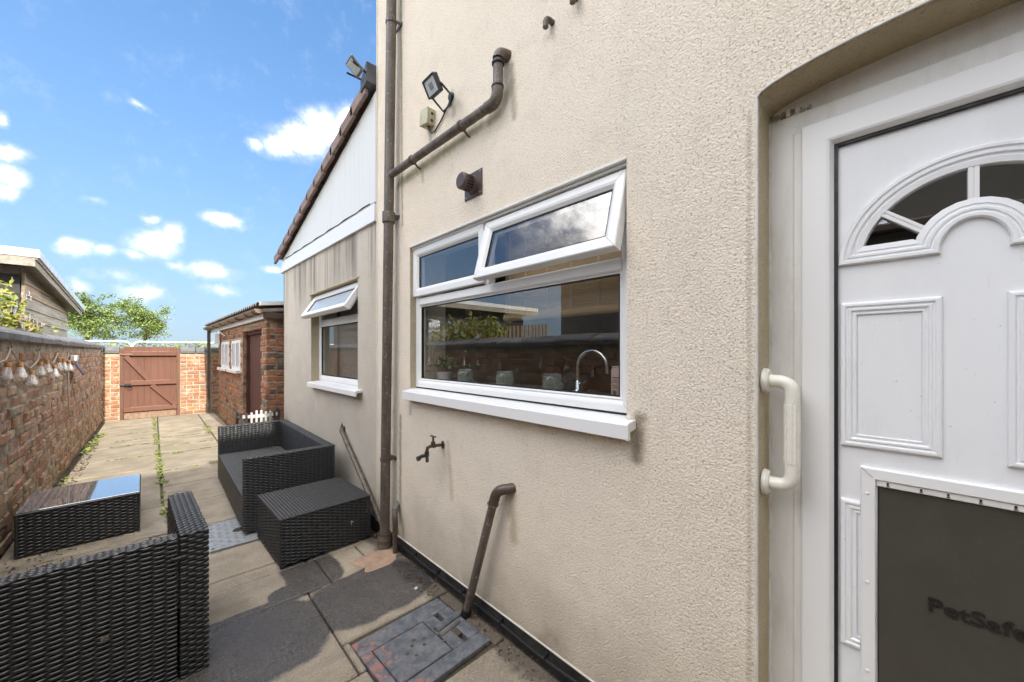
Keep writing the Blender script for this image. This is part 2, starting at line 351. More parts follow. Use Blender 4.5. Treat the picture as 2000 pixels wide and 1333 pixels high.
def cover_mat():
    t = NT('painted_cover'); P = t.pos()
    c = t.mix(t.step(t.noise(P, 18, 6, .7), .35, .65), (.075, .084, .10), (.165, .172, .185))
    X = t.sep(P)['X']
    w = t.math('ADD', t.noise(P, 20, 5, .7), t.math('MULTIPLY', t.math('SUBTRACT', .88, X), .62))
    c = t.mix(t.math('MULTIPLY', t.step(w, .58, .67), .8), c, (.36, .16, .13))
    c = t.mix(t.math('MULTIPLY', t.step(t.noise(P, 30, 5, .7), .60, .68), .8), c, (.24, .16, .09))
    t.set('Base Color', c); t.set('Roughness', .55); t.bump(t.noise(P, 45, 5, .7), .6, .003); return t.m
M['cover'] = cover_mat()
def rattan_mat():
    t = NT('black_rattan'); P = t.objc()
    t.set('Base Color', t.mix(t.step(t.noise(P, 30, 4), .4, .7), (.021, .0215, .023), (.033, .034, .036)))
    t.set('Roughness', t.step(t.noise(P, 18, 4), .3, .7, .28, .42)); t.set('IOR', 1.6)
    t.bump(t.noise(t.scale(P, (1, 1, 8)), 130, 2), .15, .001); return t.m
M['rattan'] = rattan_mat()
M['rattan_core'] = simple('rattan_core', (.006, .006, .007), None, 10, .7)  # near-black filling, shade of the hollow behind the weave put into colour
def wood_mat(name, a, b, grain, sc=18, rough=.75, k=1.):
    t = NT(name); p = t.scale(t.objc(), grain); r = t.rand()
    n = t.noise(p, sc, 6, .6, .6)
    c = t.mix(t.step(n, .3, .7), a, b); c = t.mix(t.math('MULTIPLY', r, .3*k), c, tuple(v*.6 for v in b))
    t.set('Base Color', c); t.set('Roughness', rough); t.bump(n, .4, .004); return t.m
M['weather'] = wood_mat('weathered_board', (.38, .345, .285), (.23, .20, .16), (1, .06, 1))
M['weather_brown'] = wood_mat('brown_weathered_board', (.38, .29, .20), (.26, .19, .13), (1, .06, 1))
M['gate_wood'] = wood_mat('brown_stained_wood', (.20, .090, .058), (.15, .066, .044), (6, 6, .22), 12)
M['gate_pale'] = wood_mat('bare_gate_edge', (.42, .30, .20), (.27, .16, .11), (2, 6, 2), 12)
M['door_wood'] = wood_mat('dark_red_wood', (.12, .045, .032), (.08, .030, .022), (6, 6, .22), 12)
M['tile'] = simple('brown_roof_tile', (.20, .135, .115), (.28, .205, .18), 7, .8, .4, 60, .004)
M['flash'] = simple('lead_flashing', (.06, .065, .075), (.14, .145, .155), 6, .45)
def gable_mat():
    t = NT('white_cladding'); P = t.pos()
    q = t.noise(t.scale(P, (1, 14, .7)), 1.6, 5)
    c = t.mix(t.math('MULTIPLY', t.step(q, .50, .75), .45), (.70, .70, .68), (.56, .55, .52))
    t.set('Base Color', c); t.set('Roughness', .42); return t.m
M['clad'] = gable_mat()
M['corr'] = simple('corrugated_sheet', (.09, .085, .08), (.16, .145, .125), 9, .8, .3, 40, .004)
M['gutter'] = simple('brown_gutter', (.17, .115, .085), (.23, .165, .125), 8, .45)
M['roof_felt'] = simple('pale_roof_trim', (.62, .66, .68), (.5, .54, .56), 5, .35, metal=.3)
M['leaf_tree'] = NT('tree_leaf'); t = M['leaf_tree']
t.set('Base Color', t.ramp(t.rand(True), [(0., (.10, .155, .035)), (.5, (.17, .235, .055)), (1., (.26, .30, .085))])); t.set('Roughness', .6); t.set('Subsurface Weight', 0.); M['leaf_tree'] = t.m
t = NT('shrub_leaf'); t.set('Base Color', t.ramp(t.rand(True), [(0., (.10, .17, .02)), (.45, (.25, .29, .035)), (.8, (.34, .33, .05)), (1., (.42, .20, .06))])); t.set('Roughness', .5); M['leaf_shrub'] = t.m
t = NT('weed_leaf'); t.set('Base Color', t.ramp(t.rand(True), [(0., (.13, .19, .03)), (1., (.30, .33, .08))])); t.set('Roughness', .6); M['leaf_weed'] = t.m
t = NT('pot_leaf'); t.set('Base Color', t.ramp(t.rand(True), [(0., (.05, .12, .03)), (1., (.14, .23, .06))])); t.set('Roughness', .5); M['leaf_pot'] = t.m
t = NT('dry_debris'); t.set('Base Color', t.ramp(t.rand(True), [(0., (.10, .06, .035)), (.6, (.30, .19, .10)), (.9, (.045, .04, .035)), (1., (.6, .58, .55))])); t.set('Roughness', .9); M['debris'] = t.m
M['petal'] = simple('white_petal', (.80, .78, .76), (.76, .70, .70), 20, .6)
M['purple'] = simple('purple_petal', (.10, .09, .30), (.16, .12, .36), 20, .6)
M['bark'] = simple('bark', (.10, .075, .055), (.16, .13, .10), 6, .9, .6, 20, .02)
M['stem'] = simple('stem', (.22, .20, .06), (.18, .13, .05), 20, .7)
M['rope'] = simple('jute_cord', (.50, .42, .32), (.40, .33, .25), 60, .9)
M['copper'] = simple('copper_cap', (.50, .27, .09), (.38, .19, .06), 30, .4, metal=.4)
M['solar'] = simple('solar_panel', (.02, .025, .045), (.03, .035, .055), 20, .2)
M['bamboo'] = simple('bamboo_slat', (.44, .30, .15), (.33, .22, .11), 40, .6, streak=(1, .1, 3))
M['string'] = simple('blind_cord', (.62, .54, .42), None, 40, .8)
M['room'] = simple('room_paint', (.30, .29, .27), (.26, .25, .235), 3, .8)
M['worktop'] = simple('dark_worktop', (.06, .055, .05), (.10, .09, .08), 12, .4)
M['pink'] = simple('pink_label', (.52, .36, .32), (.5, .34, .3), 10, .5)
M['darkprint'] = simple('dark_print', (.10, .08, .08), None, 10, .5)
M['cloth'] = simple('dark_cloth', (.02, .02, .022), None, 30, .9)
M['flap'] = NT('dog_flap'); t = M['flap']
c = t.mix(t.step(t.noise(t.objc(), 8, 5), .3, .7), (.056, .053, .043), (.064, .060, .049)); c = t.mix(t.math('MULTIPLY', t.step(t.noise(t.objc(), 60, 5, .7), .55, .72), .15), c, (.12, .105, .085)); t.set('Base Color', c); t.set('Roughness', t.step(t.noise(t.objc(), 5, 5), .3, .7, .3, .5)); t.bump(t.noise(t.objc(), 260, 2), .25, .001); M['flap'] = t.m
M['emboss'] = simple('embossed_letters', (.018, .017, .015), None, 20, .35)
M['far_brick'] = NT('far_brick'); t = M['far_brick']
bt = t.new('ShaderNodeTexBrick'); bt.inputs['Scale'].default_value = 1.; bt.inputs['Brick Width'].default_value = .235; bt.inputs['Row Height'].default_value = .083; bt.inputs['Mortar Size'].default_value = .006
bt.inputs['Color1'].default_value = (.26, .11, .07, 1); bt.inputs['Color2'].default_value = (.17, .08, .055, 1); bt.inputs['Mortar'].default_value = (.3, .26, .2, 1)
cx = t.new('ShaderNodeCombineXYZ'); sp = t.sep(t.pos()); t.l.new(t.math('ADD', sp['X'], sp['Y']), cx.inputs[0]); t.l.new(sp['Z'], cx.inputs[1]); t.l.new(cx.outputs[0], bt.inputs['Vector'])
t.set('Base Color', bt.outputs['Color']); t.set('Roughness', .9); M['far_brick'] = t.m
M['wing_render'] = simple('grey_brown_render', (.16, .145, .125), (.11, .10, .09), 1.5, .9)
M['slate'] = simple('slate', (.07, .07, .08), (.11, .11, .115), 9, .6)
M['fence_wood'] = wood_mat('fence_wood', (.30, .22, .13), (.22, .16, .10), (4, 4, .3))

# ------------------------------------------------------------------ mesh helpers
class MB:
    def __init__(s): s.v = []; s.f = []
    def add(s, vs, fs):
        o = len(s.v); s.v += [tuple(v) for v in vs]; s.f += [tuple(i+o for i in f) for f in fs]; return s
    def box(s, x0, x1, y0, y1, z0, z1, b=0.):
        if x0 > x1: x0, x1 = x1, x0
        if y0 > y1: y0, y1 = y1, y0
        if z0 > z1: z0, z1 = z1, z0
        b = min(b, (x1-x0)*.45, (y1-y0)*.45, (z1-z0)*.45)
        if b <= 0:
            s.add([(x0,y0,z0),(x1,y0,z0),(x1,y1,z0),(x0,y1,z0),(x0,y0,z1),(x1,y0,z1),(x1,y1,z1),(x0,y1,z1)],
                  [(0,3,2,1),(4,5,6,7),(0,1,5,4),(1,2,6,5),(2,3,7,6),(3,0,4,7)]); return s
        vs = []; idx = {}
        for i, (x, sx) in enumerate(((x0, 1), (x1, -1))):
            for j, (y, sy) in enumerate(((y0, 1), (y1, -1))):
                for k, (z, sz) in enumerate(((z0, 1), (z1, -1))):
                    for a in range(3):
                        idx[(i, j, k, a)] = len(vs)
                        vs.append((x+(0 if a == 0 else sx*b), y+(0 if a == 1 else sy*b), z+(0 if a == 2 else sz*b)))
        fs = []
        for i in (0, 1):
            q = [idx[(i, 0, 0, 0)], idx[(i, 1, 0, 0)], idx[(i, 1, 1, 0)], idx[(i, 0, 1, 0)]]; fs.append(q if i else q[::-1])
            q = [idx[(0, i, 0, 1)], idx[(0, i, 1, 1)], idx[(1, i, 1, 1)], idx[(1, i, 0, 1)]]; fs.append(q if i else q[::-1])
            q = [idx[(0, 0, i, 2)], idx[(1, 0, i, 2)], idx[(1, 1, i, 2)], idx[(0, 1, i, 2)]]; fs.append(q if i else q[::-1])
        for j in (0, 1):
            for k in (0, 1):
                fs.append([idx[(0, j, k, 1)], idx[(1, j, k, 1)], idx[(1, j, k, 2)], idx[(0, j, k, 2)]])
                fs.append([idx[(j, 0, k, 0)], idx[(j, 1, k, 0)], idx[(j, 1, k, 2)], idx[(j, 0, k, 2)]])
                fs.append([idx[(j, k, 0, 0)], idx[(j, k, 1, 0)], idx[(j, k, 1, 1)], idx[(j, k, 0, 1)]])
        for i in (0, 1):
            for j in (0, 1):
                for k in (0, 1): fs.append([idx[(i, j, k, a)] for a in range(3)])
        return s.add(vs, fs)
    def tube(s, pts, r, n=12, caps=True):
        pts = [Vector(p) for p in pts]; rs = r if isinstance(r, (list, tuple)) else [r]*len(pts)
        prev = None; vs = []
        for i, p in enumerate(pts):
            d = (pts[min(i+1, len(pts)-1)]-pts[max(i-1, 0)]).normalized()
            if prev is None:
                a = Vector((0, 0, 1)) if abs(d.z) < .9 else Vector((1, 0, 0)); u = d.cross(a).normalized()
            else:
                u = prev-d*prev.dot(d); u.normalize()
            prev = u; w = d.cross(u)
            for k in range(n):
                t = 2*math.pi*k/n; vs.append(p+(u*math.cos(t)+w*math.sin(t))*rs[i])
        fs = []
        for i in range(len(pts)-1):
            for k in range(n): fs.append((i*n+k, i*n+(k+1) % n, (i+1)*n+(k+1) % n, (i+1)*n+k))
        if caps: fs.append(tuple(range(n))[::-1]); fs.append(tuple((len(pts)-1)*n+k for k in range(n)))
        return s.add(vs, fs)
    def lathe(s, prof, n=20, c=(0, 0, 0), axis=(0, 0, 1), sc=None):
        c = Vector(c); ax = Vector(axis).normalized(); a = Vector((0, 0, 1)) if abs(ax.z) < .9 else Vector((1, 0, 0))
        u = ax.cross(a).normalized(); w = ax.cross(u); vs = []
        for (r, h) in prof:
            for k in range(n):
                t = 2*math.pi*k/n; q = sc(k, h) if sc else 1.
                vs.append(c+ax*h+(u*math.cos(t)+w*math.sin(t))*r*q)
        fs = [(i*n+k, i*n+(k+1) % n, (i+1)*n+(k+1) % n, (i+1)*n+k) for i in range(len(prof)-1) for k in range(n)]
        return s.add(vs, fs)
    def prism(s, poly, axis, a, b):
        # poly in the two other axes, extruded along axis from a to b
        n = len(poly)
        def mk(p, h): return (h, p[0], p[1]) if axis == 0 else ((p[0], h, p[1]) if axis == 1 else (p[0], p[1], h))
        vs = [mk(p, a) for p in poly]+[mk(p, b) for p in poly]
        fs = [tuple(range(n))[::-1], tuple(range(n, 2*n))]+[(i, (i+1) % n, n+(i+1) % n, n+i) for i in range(n)]
        return s.add(vs, fs)
    def sweep(s, path, prof, X, closed=True):
        # path in the (y,z) wall plane, prof = [(inset, proud)], proud towards -X
        n = len(path); A = sum(path[i][0]*path[(i+1) % n][1]-path[(i+1) % n][0]*path[i][1] for i in range(n))
        sg = 1 if A > 0 else -1; vs = []
        for i in range(n):
            p = Vector(path[i]); a = Vector(path[i-1]); b = Vector(path[(i+1) % n])
            if not closed and i == 0: a = p-(b-p)
            if not closed and i == n-1: b = p+(p-a)
            d1 = (p-a).normalized(); d2 = (b-p).normalized()
            n1 = Vector((-d1.y, d1.x))*sg; n2 = Vector((-d2.y, d2.x))*sg
            m = (n1+n2); m = m/max(.35, m.dot(n1)) if m.length > 1e-6 else n1
            for (o, h) in prof: q = p+m*o; vs.append((X-h, q.x, q.y))
        k = len(prof); fs = []
        for i in range(n if closed else n-1):
            j = (i+1) % n
            for q in range(k-1): fs.append((i*k+q, i*k+q+1, j*k+q+1, j*k+q))
        return s.add(vs, fs)
    def holed(s, outer, holes, x0, x1):
        # wall slab in the (y,z) plane with openings, front at x0, back at x1
        bm = bmesh.new(); es = []
        for lp in [outer]+holes:
            vv = [bm.verts.new((x0, p[0], p[1])) for p in lp]
            es += [bm.edges.new((vv[i], vv[(i+1) % len(vv)])) for i in range(len(vv))]
        bmesh.ops.triangle_fill(bm, use_beauty=True, use_dissolve=False, edges=es)
        bm.verts.index_update()
        vs = [v.co.copy() for v in bm.verts]; fs = [[v.index for v in f.verts] for f in bm.faces]
        bm.free(); s.add(vs, fs); s.add([(x1, v.y, v.z) for v in vs], [f[::-1] for f in fs])
        for lp in [outer]+holes:
            n = len(lp); s.add([(x0, *p) for p in lp]+[(x1, *p) for p in lp], [(i, (i+1) % n, n+(i+1) % n, n+i) for i in range(n)])
        return s
    def xf(s, m):
        s.v = [tuple(m @ Vector(v)) for v in s.v]; return s
    def mesh(s, name):
        me = bpy.data.meshes.new(name); me.from_pydata(s.v, [], s.f); me.update()
        bm = bmesh.new(); bm.from_mesh(me); bmesh.ops.recalc_face_normals(bm, faces=bm.faces); bm.to_mesh(me); bm.free()
        return me

MATS = {}
def wmat(o): return MATS.get(o.name_full if False else o, Matrix.Identity(4))
def tagset(o, label=None, cat=None, group=None, kind=None):
    if label: o['label'] = label
    if cat: o['category'] = cat
    if group: o['group'] = group
    if kind: o['kind'] = kind
    return o
def thing(name, label, cat, loc=(0, 0, 0), rotz=0., group=None, parent=None):
    o = bpy.data.objects.new(name, None); COL.objects.link(o); o.empty_display_size = .1
    m = Matrix.Translation(Vector(loc)) @ Matrix.Rotation(rotz, 4, 'Z')
    if parent is not None:
        o.parent = parent; o.matrix_local = MATS[parent].inverted() @ m
    else: o.matrix_local = m
    MATS[o] = m
    return tagset(o, label, cat, group)
def obj(name, mb, mat, parent=None, smooth=False, local=False, label=None, kind=None, cat=None, group=None):
    if parent is not None and not local and isinstance(mb, MB): mb.xf(MATS[parent].inverted())
    me = mb.mesh(name) if isinstance(mb, MB) else mb
    if not me.materials: me.materials.append(M[mat] if isinstance(mat, str) else mat)
    if smooth:
        me.polygons.foreach_set('use_smooth', [True]*len(me.polygons))
        if smooth != 'all':
            try: me.set_sharp_from_angle(angle=R(35))
            except Exception: pass
    o = bpy.data.objects.new(name, me); COL.objects.link(o)
    if parent is not None: o.parent = parent
    MATS[o] = (MATS[parent] if parent is not None else Matrix.Identity(4))
    return tagset(o, label, cat, group, kind)
def part(name, parent, mat, *boxes, b=.003, smooth=False, **k):
    mb = MB()
    for bx in boxes: mb.box(*bx, b=b)
    return obj(name, mb, mat, parent, smooth, **k)
def arc(c, r, a0, a1, n, rz=None):
    rz = rz or r
    return [(c[0]+r*math.cos(R(a0+(a1-a0)*i/n)), c[1]+rz*math.sin(R(a0+(a1-a0)*i/n))) for i in range(n+1)]
def bend(p0, p1, p2, r, n=6):
    p0, p1, p2 = Vector(p0), Vector(p1), Vector(p2); a = (p0-p1).normalized(); b = (p2-p1).normalized()
    out = []
    for i in range(n+1):
        t = i/n; A = p1+a*r; B = p1+b*r
        out.append((1-t)**2*A+2*t*(1-t)*p1+t*t*B)
    return out

# ================================================================== SETTING
WX = 1.273                                   # face of the house wall
mb = MB(); mb.add([(-600, -300, -.06), (600, -300, -.06), (600, 900, -.06), (-600, 900, -.06)], [(0, 1, 2, 3)])
ground = obj('ground', mb, 'land', kind='structure')
mb = MB(); mb.box(-6, 8, -3, 13, -.056, -.022); yard = obj('yard', mb, 'soil', kind='structure')

SLABS = []
def rowx(y0, y1, xs):
    for a, b in zip(xs[:-1], xs[1:]): SLABS.append((a, b, y0, y1))
rowx(-1.2, -.3, (-.76, -.02, .66, 1.27)); rowx(-.3, .5, (-.76, .02, .60, 1.22)); rowx(.5, 1.38, (-.76, -.05, .62, 1.262))
rowx(1.38, 1.86, (-.76, -.08)); rowx(1.38, 1.66, (-.08, .42, .69)); rowx(1.66, 2.44, (-.08, .655)); rowx(1.88, 2.44, (.655, 1.262)); rowx(1.38, 1.88, (1.192, 1.262)); rowx(2.44, 2.79, (1.06, 1.262)); rowx(1.66, 1.88, (.655, .692))
rowx(1.86, 2.44, (-.76, -.08)); rowx(2.44, 2.79, (-.02, .795)); rowx(2.44, 2.79, (.795, 1.06)); rowx(2.44, 3.2, (-.76, -.02))
rowx(2.79, 2.93, (-.02, .745, 1.22)); rowx(2.93, 3.36, (-.02, .60, 1.24)); rowx(3.2, 4.0, (-.76, -.02))
rowx(3.36, 3.96, (-.02, .295)); rowx(3.36, 3.96, (.82, 1.25)); rowx(3.96, 4.68, (.085, 1.25)); rowx(4.0, 4.72, (-.76, .085))
def column(x0, x1, ys, skew=0.):
    for a, b in zip(ys[:-1], ys[1:]): SLABS.append((x0, x1, a, b))
column(-.72, .06, (4.72, 5.55, 6.35, 7.17, 8.12, 8.62, 9.3, 9.98, 10.7, 11.36))
column(.06, .74, (4.68, 5.4, 6.1, 7.15, 7.72, 8.5, 9.2, 9.9, 10.6, 11.36)); column(.74, 1.26, (4.68, 5.5, 6.0)); column(.74, 1.04, (6.0, 6.9, 7.8, 8.6, 9.5, 10.4, 11.36))
for (x0, x1, y0, y1) in SLABS:
    g = .0045 if y0 < 4.6 else .009; dz = rnd.uniform(-.002, .002)
    mb = MB(); mb.box(-(x1-x0)/2+g, (x1-x0)/2-g, -(y1-y0)/2+g, (y1-y0)/2-g, -.03, 0, b=.006)
    o = obj('paving_slab', mb, 'slab', yard, local=True); o.location = ((x0+x1)/2, (y0+y1)/2, dz); o.rotation_euler = (rnd.uniform(-.003, .003), rnd.uniform(-.003, .003), rnd.uniform(-.004, .004))
# pink mortar patch where the downpipe meets the paving
mb = MB(); n = 22; vs = [(1.09, 2.49, .014)]+[(1.09+.135*math.cos(a)*(1+.22*math.sin(3*a+1)+.1*math.sin(7*a)), 2.49+.14*math.sin(a)*(1+.2*math.cos(2*a)), .002) for a in [2*math.pi*i/n for i in range(n)]]
mb.add(vs, [(0, 1+i, 1+(i+1) % n) for i in range(n)])
M['pinkmortar'] = simple('pink_mortar', (.43, .29, .21), (.30, .20, .14), 12, .9, .7, 60, .006)
obj('mortar_patch', mb, 'pinkmortar', yard, True)
mb = MB(); mb.box(.86, .91, 10.9, 11.2, -.01, .006, b=.003)

# ================================================================== brick walls
def brick_mesh(L, D, Hh, seed):
    r = random.Random(seed); j = lambda a: r.uniform(-a, a)
    c = .009; mb = MB(); h, w = Hh/2, L/2
    # front is +y; outer ring at depth -c, inner ring proud; a bumpy face
    ring0 = [(-w+j(.002), -D, -h), (w+j(.002), -D, -h), (w, -D, h), (-w, -D, h)]
    ring1 = [(-w+j(.003), -c+j(.002), -h+j(.003)), (0, -c, -h+j(.004)), (w+j(.003), -c+j(.002), -h+j(.003)), (w+j(.003), -c+j(.002), h+j(.003)), (0, -c, h+j(.004)), (-w+j(.003), -c+j(.002), h+j(.003))]
    ring2 = [(-w+c+j(.004), j(.002), -h+c+j(.003)), (j(.01), j(.003), -h+c+j(.003)), (w-c+j(.004), j(.002), -h+c+j(.003)), (w-c+j(.004), j(.002), h-c+j(.003)), (j(.01), j(.003), h-c+j(.003)), (-w+c+j(.004), j(.002), h-c+j(.003))]
    f = [(0, 1, 2, 3)]
    f += [(0, 1, 6, 5, 4), (1, 2, 7, 6), (2, 3, 9, 8, 7), (3, 0, 4, 9)]
    for i in range(6): f.append((4+i, 4+(i+1) % 6, 10+(i+1) % 6, 10+i))
    f += [(10, 11, 14, 15), (11, 12, 13, 14)]
    mb.add(ring0+ring1+ring2, f); return mb.mesh('brick')
BM = {}
def brick_var(kind, key, mat):
    k = (kind, key, mat)
    if k not in BM:
        L = .218 if kind == 's' else .104
        me = brick_mesh(L, .05, .072, hash((kind, key)) % 999+3); me.materials.append(M[mat]); BM[k] = me
    return BM[k]
def brick_wall(parent, P, U, N, L, Hh, key, hole=lambda u, z: False, single=lambda u, z: True, course=.083, z0=0., jut=.004, header_rows=(), u_min=0., limit=300):
    """bricks in courses; the ones picked by single() are objects, the others one joined part"""
    P, U, N = Vector(P), Vector(U).normalized(), Vector(N).normalized()
    rest = MB(); cnt = 0; rows = int(Hh/course); cells = []
    for r_ in range(rows):
        zc = z0+r_*course+course/2
        hd = (r_ % 4 == 2) or r_ in header_rows
        step = .115 if hd else .230; u = -(step*.5 if r_ % 2 else 0.)+u_min
        while u < L-.02:
            a, b = max(u, u_min), min(u+step, L)
            if b-a > .045: cells.append((a, b, zc))
            u += step
    mt = Matrix((U, N, Vector((0, 0, 1)))).transposed().to_4x4()
    inv = MATS[parent].inverted()
    order = sorted(cells, key=lambda c: 0 if single((c[0]+c[1])/2, c[2]) else 1)
    for (a, b, zc) in order:
        uc = (a+b)/2
        if hole(uc, zc): continue
        w = b-a; kd = 's' if w > .16 else 'h'; L0 = .218 if kd == 's' else .104
        m = Matrix.Translation(P+U*uc+N*rnd.uniform(-jut, jut)+Vector((0, 0, zc+rnd.uniform(-.004, .004)))) @ mt @ Matrix.Rotation(rnd.uniform(-.02, .02)*jut/.005, 4, 'Y') @ Matrix.Rotation(rnd.uniform(-.022, .022)*jut/.005, 4, 'Z') @ Matrix.Rotation(rnd.uniform(-.03, .03)*jut/.005, 4, 'X') @ Matrix.Diagonal(((w-.012-rnd.random()*.008)/L0, 1, rnd.uniform(.90, 1.02), 1))
        k = rnd.randrange(6); me = brick_var(kd, k, 'brick_'+key)
        if cnt < limit and single(uc, zc):
            o = bpy.data.objects.new('brick', me); COL.objects.link(o); o.parent = parent; o.matrix_local = inv @ m; cnt += 1
        else:
            rest.add([m @ v.co for v in me.vertices], [tuple(p.vertices) for p in me.polygons])
    if rest.v: obj('brickwork', rest, 'bricks_'+key, parent, kind='stuff')
    return cnt

# left boundary wall
LX = -.765
lw = thing('boundary_wall', 'long weathered brick yard wall with dark sloped coping and hanging lights', 'wall', (LX, 4.2, 0))
part('mortar_core', lw, 'mortar_left', (LX-.22, LX-.010, -3.9, 11.5, -.05, 1.49), b=0)
brick_wall(lw, (LX, -2.5, 0), (0, 1, 0), (1, 0, 0), 14.0, 1.49, 'left', single=lambda u, z: 6.15 < u < 9.9 and z > (.0 if u > 7.6 else .45), jut=.011)
y = -2.5
while y < 11.4:
    y1 = min(y+rnd.uniform(.46, .52), 11.45); dz = rnd.uniform(-.006, .006)
    mb = MB(); g = .006
    mb.prism([(LX+.04, 1.492+dz), (LX+.042, 1.535+dz), (LX+.025, 1.556+dz), (LX-.10, 1.615+dz), (LX-.14, 1.615+dz), (LX-.26, 1.545+dz), (LX-.26, 1.492+dz)], 1, y+g, y1-g)
    obj('coping_stone', mb, 'coping', lw); y = y1
mb = MB(); mb.box(LX-.24, LX+.028, -2.5, 11.44, 1.488, 1.53); obj('coping_bed', mb, 'mortar_left', lw)

# gate wall: two piers of brick either side of the gate
GY = 11.4
def pier(name, label, x0, x1, seed):
    w = thing(name, label, 'wall', ((x0+x1)/2, GY, 0))
    part('mortar_core', w, 'mortar_gate', (x0, x1, GY+.010, GY+.23, -.05, 1.40), b=0)
    brick_wall(w, (x0, GY, 0), (1, 0, 0), (0, -1, 0), x1-x0, 1.40, 'gate', jut=.004)
    xs = [x0, x1] if x1-x0 < .45 else [x0, x0+.27 if x0 > 0 else x0+.05, x1]
    for a, b in zip(xs[:-1], xs[1:]):
        mb = MB(); mb.prism([(GY-.035, 1.405), (GY-.035, 1.45), (GY-.015, 1.50), (GY+.05, 1.535), (GY+.2, 1.535), (GY+.27, 1.49), (GY+.27, 1.405)], 0, a+.005, b-.005)
        obj('coping_stone', mb, 'coping_far', w)
    return w
pier('gate_wall', 'sunlit orange brick wall left of the brown gate, smeared with pale mortar', -.765, -.515, 1)
pier('gate_wall', 'orange brick wall with clean joints between the brown gate and the outbuilding downpipe', .435, 1.35, 2)

# gate
gt = thing('gate', 'brown ledged and braced wooden gate with ring latch at the yard end', 'gate', (-.04, GY, 0))
gx0, gx1 = -.505, .425
part('gate_post', gt, 'gate_wood', (gx0-.008, gx0+.045, GY-.05, GY+.05, -.03, 1.50)); part('gate_post', gt, 'gate_wood', (gx1-.045, gx1+.008, GY-.05, GY+.05, 0, 1.51))
nb = 8; bw = (gx1-gx0-.10)/nb
for i in range(nb):
    a = gx0+.05+i*bw
    part('plank', gt, 'gate_wood', (a+.001, a+bw-.001, GY-.018, GY+.004, .02, 1.535), b=.002)
part('backing_strip', gt, 'gate_wood', (gx0+.05, gx1-.05, GY+.006, GY+.012, .03, 1.52), b=0)
part('kick_board', gt, 'gate_pale', (gx0+.055, gx1-.055, GY-.026, GY-.0205, .0, .145), b=.002)
for z in (.20, .76, 1.385):
    part('ledge', gt, 'gate_wood', (gx0+.045, gx1-.046, GY-.075, GY-.019, z-.045, z+.045), b=.006)
    part('ledge_cap', gt, 'gate_pale', (gx0+.15, gx1-.16, GY-.072, GY-.021, z+.0455, z+.051), b=.001)
for (xa, za, xb, zb) in ((gx0+.08, 1.335, -.06, .805), (-.03, .71, gx1-.06, .245)):
    d = Vector((xb-xa, 0, zb-za)).normalized(); q = Vector((d.z, 0, -d.x))*.042; mb = MB()
    mb.prism([(xa+q.x, za+q.z), (xb+q.x, zb+q.z), (xb-q.x, zb-q.z), (xa-q.x, za-q.z)], 1, GY-.070, GY-.0195); obj('brace', mb, 'gate_wood', gt)
mb = MB(); mb.box(gx0, gx0+.16, GY-.092, GY-.076, .715, .755, b=.004); mb.tube([(gx0-.01, GY-.085, .735), (gx0+.05, GY-.085, .735)], .012, 8); obj('latch', mb, 'iron', gt)
mb = MB(); mb.tube([(gx0+.14+.032*math.cos(a), GY-.098, .695+.034*math.sin(a)) for a in [i*math.pi/8 for i in range(17)]], .006, 6); mb.lathe([(0, .0), (.022, 0), (.022, .012), (0, .012)], 10, (gx0+.14, GY-.092, .735), (0, -1, 0)); obj('ring_handle', mb, 'iron', gt, True)
mb = MB(); mb.box(gx0, gx0+.18, GY-.083, GY-.0765, 1.365, 1.385, b=.002); obj('hinge', mb, 'gate_pale', gt)

# white bow-topped railings beyond the gate
def railing(x0, x1, label, Y=16.):
    r = thing('railing', label, 'railing', ((x0+x1)/2, Y, 0), group='white railings beyond the yard')
    zt = 1.74
    mb = MB(); rr = .16
    pts = [(x0, Y, .3), (x0, Y, zt-rr)]+[(x0+rr-rr*math.cos(R(a)), Y, zt-rr+rr*math.sin(R(a))) for a in range(15, 91, 15)]+[(x1-rr+rr*math.sin(R(a)), Y, zt-rr+rr*math.cos(R(a))) for a in range(0, 91, 15)]+[(x1, Y, .3)]
    mb.tube(pts, .022, 8); obj('top_rail', mb, 'white_paint', r, True)
    mb = MB(); mb.tube([(x0, Y, .45), (x1, Y, .45)], .018, 6); obj('lower_rail', mb, 'white_paint', r, True)
    x = x0+.12
    while x < x1-.1:
        mb = MB(); mb.tube([(x, Y, .45), (x, Y, zt-.015)], .006, 5); obj('bar', mb, 'grey_pipe', r); x += .12
    return r
railing(-3.3, -.48, 'white metal railing behind the left gate wall, under the trees')
railing(-.46, 2.6, 'white metal railing behind the gate top and right gate wall')

# ================================================================== HOUSE
house = thing('rendered_house', 'cream roughcast house wall with open kitchen window and white door', 'house', (WX, .5, 0))
DC = -.10                                     # middle of the door
archw = .411
arch_top = [(DC+archw*math.cos(R(a)), 2.142+.055*math.sin(R(a))) for a in range(0, 181, 12)]
door_hole = [(DC+archw, .17)]+arch_top+[(DC-archw, .17)]
KW = (.728, 2.362, 1.165, 2.118)
kw_hole = [(KW[0], 1.12), (KW[1], 1.12), (KW[1], KW[3]), (KW[0], KW[3])]
mb = MB(); mb.holed([(-3.98, .09), (2.885, .09), (2.885, 5.3), (-3.98, 5.3)], [door_hole, kw_hole], WX, 1.56)
obj('wall', mb, 'render', house)
mb = MB(); mb.box(WX, 5.4, 2.88, 2.90, .09, 5.3); mb.box(5.38, 5.4, -3.98, 2.88, 0, 5.3); obj('side_wall', mb, 'render', house)
part('plinth', house, 'plinth', (WX+.006, 1.56, .32, 2.9, -.05, .088), (WX+.006, 1.56, -3.98, -.52, -.05, .088), b=0)
mb = MB(); mb.box(WX-.005, WX+.012, .315, 2.9, .088, .094); obj('stop_bead', mb, 'bead', house)
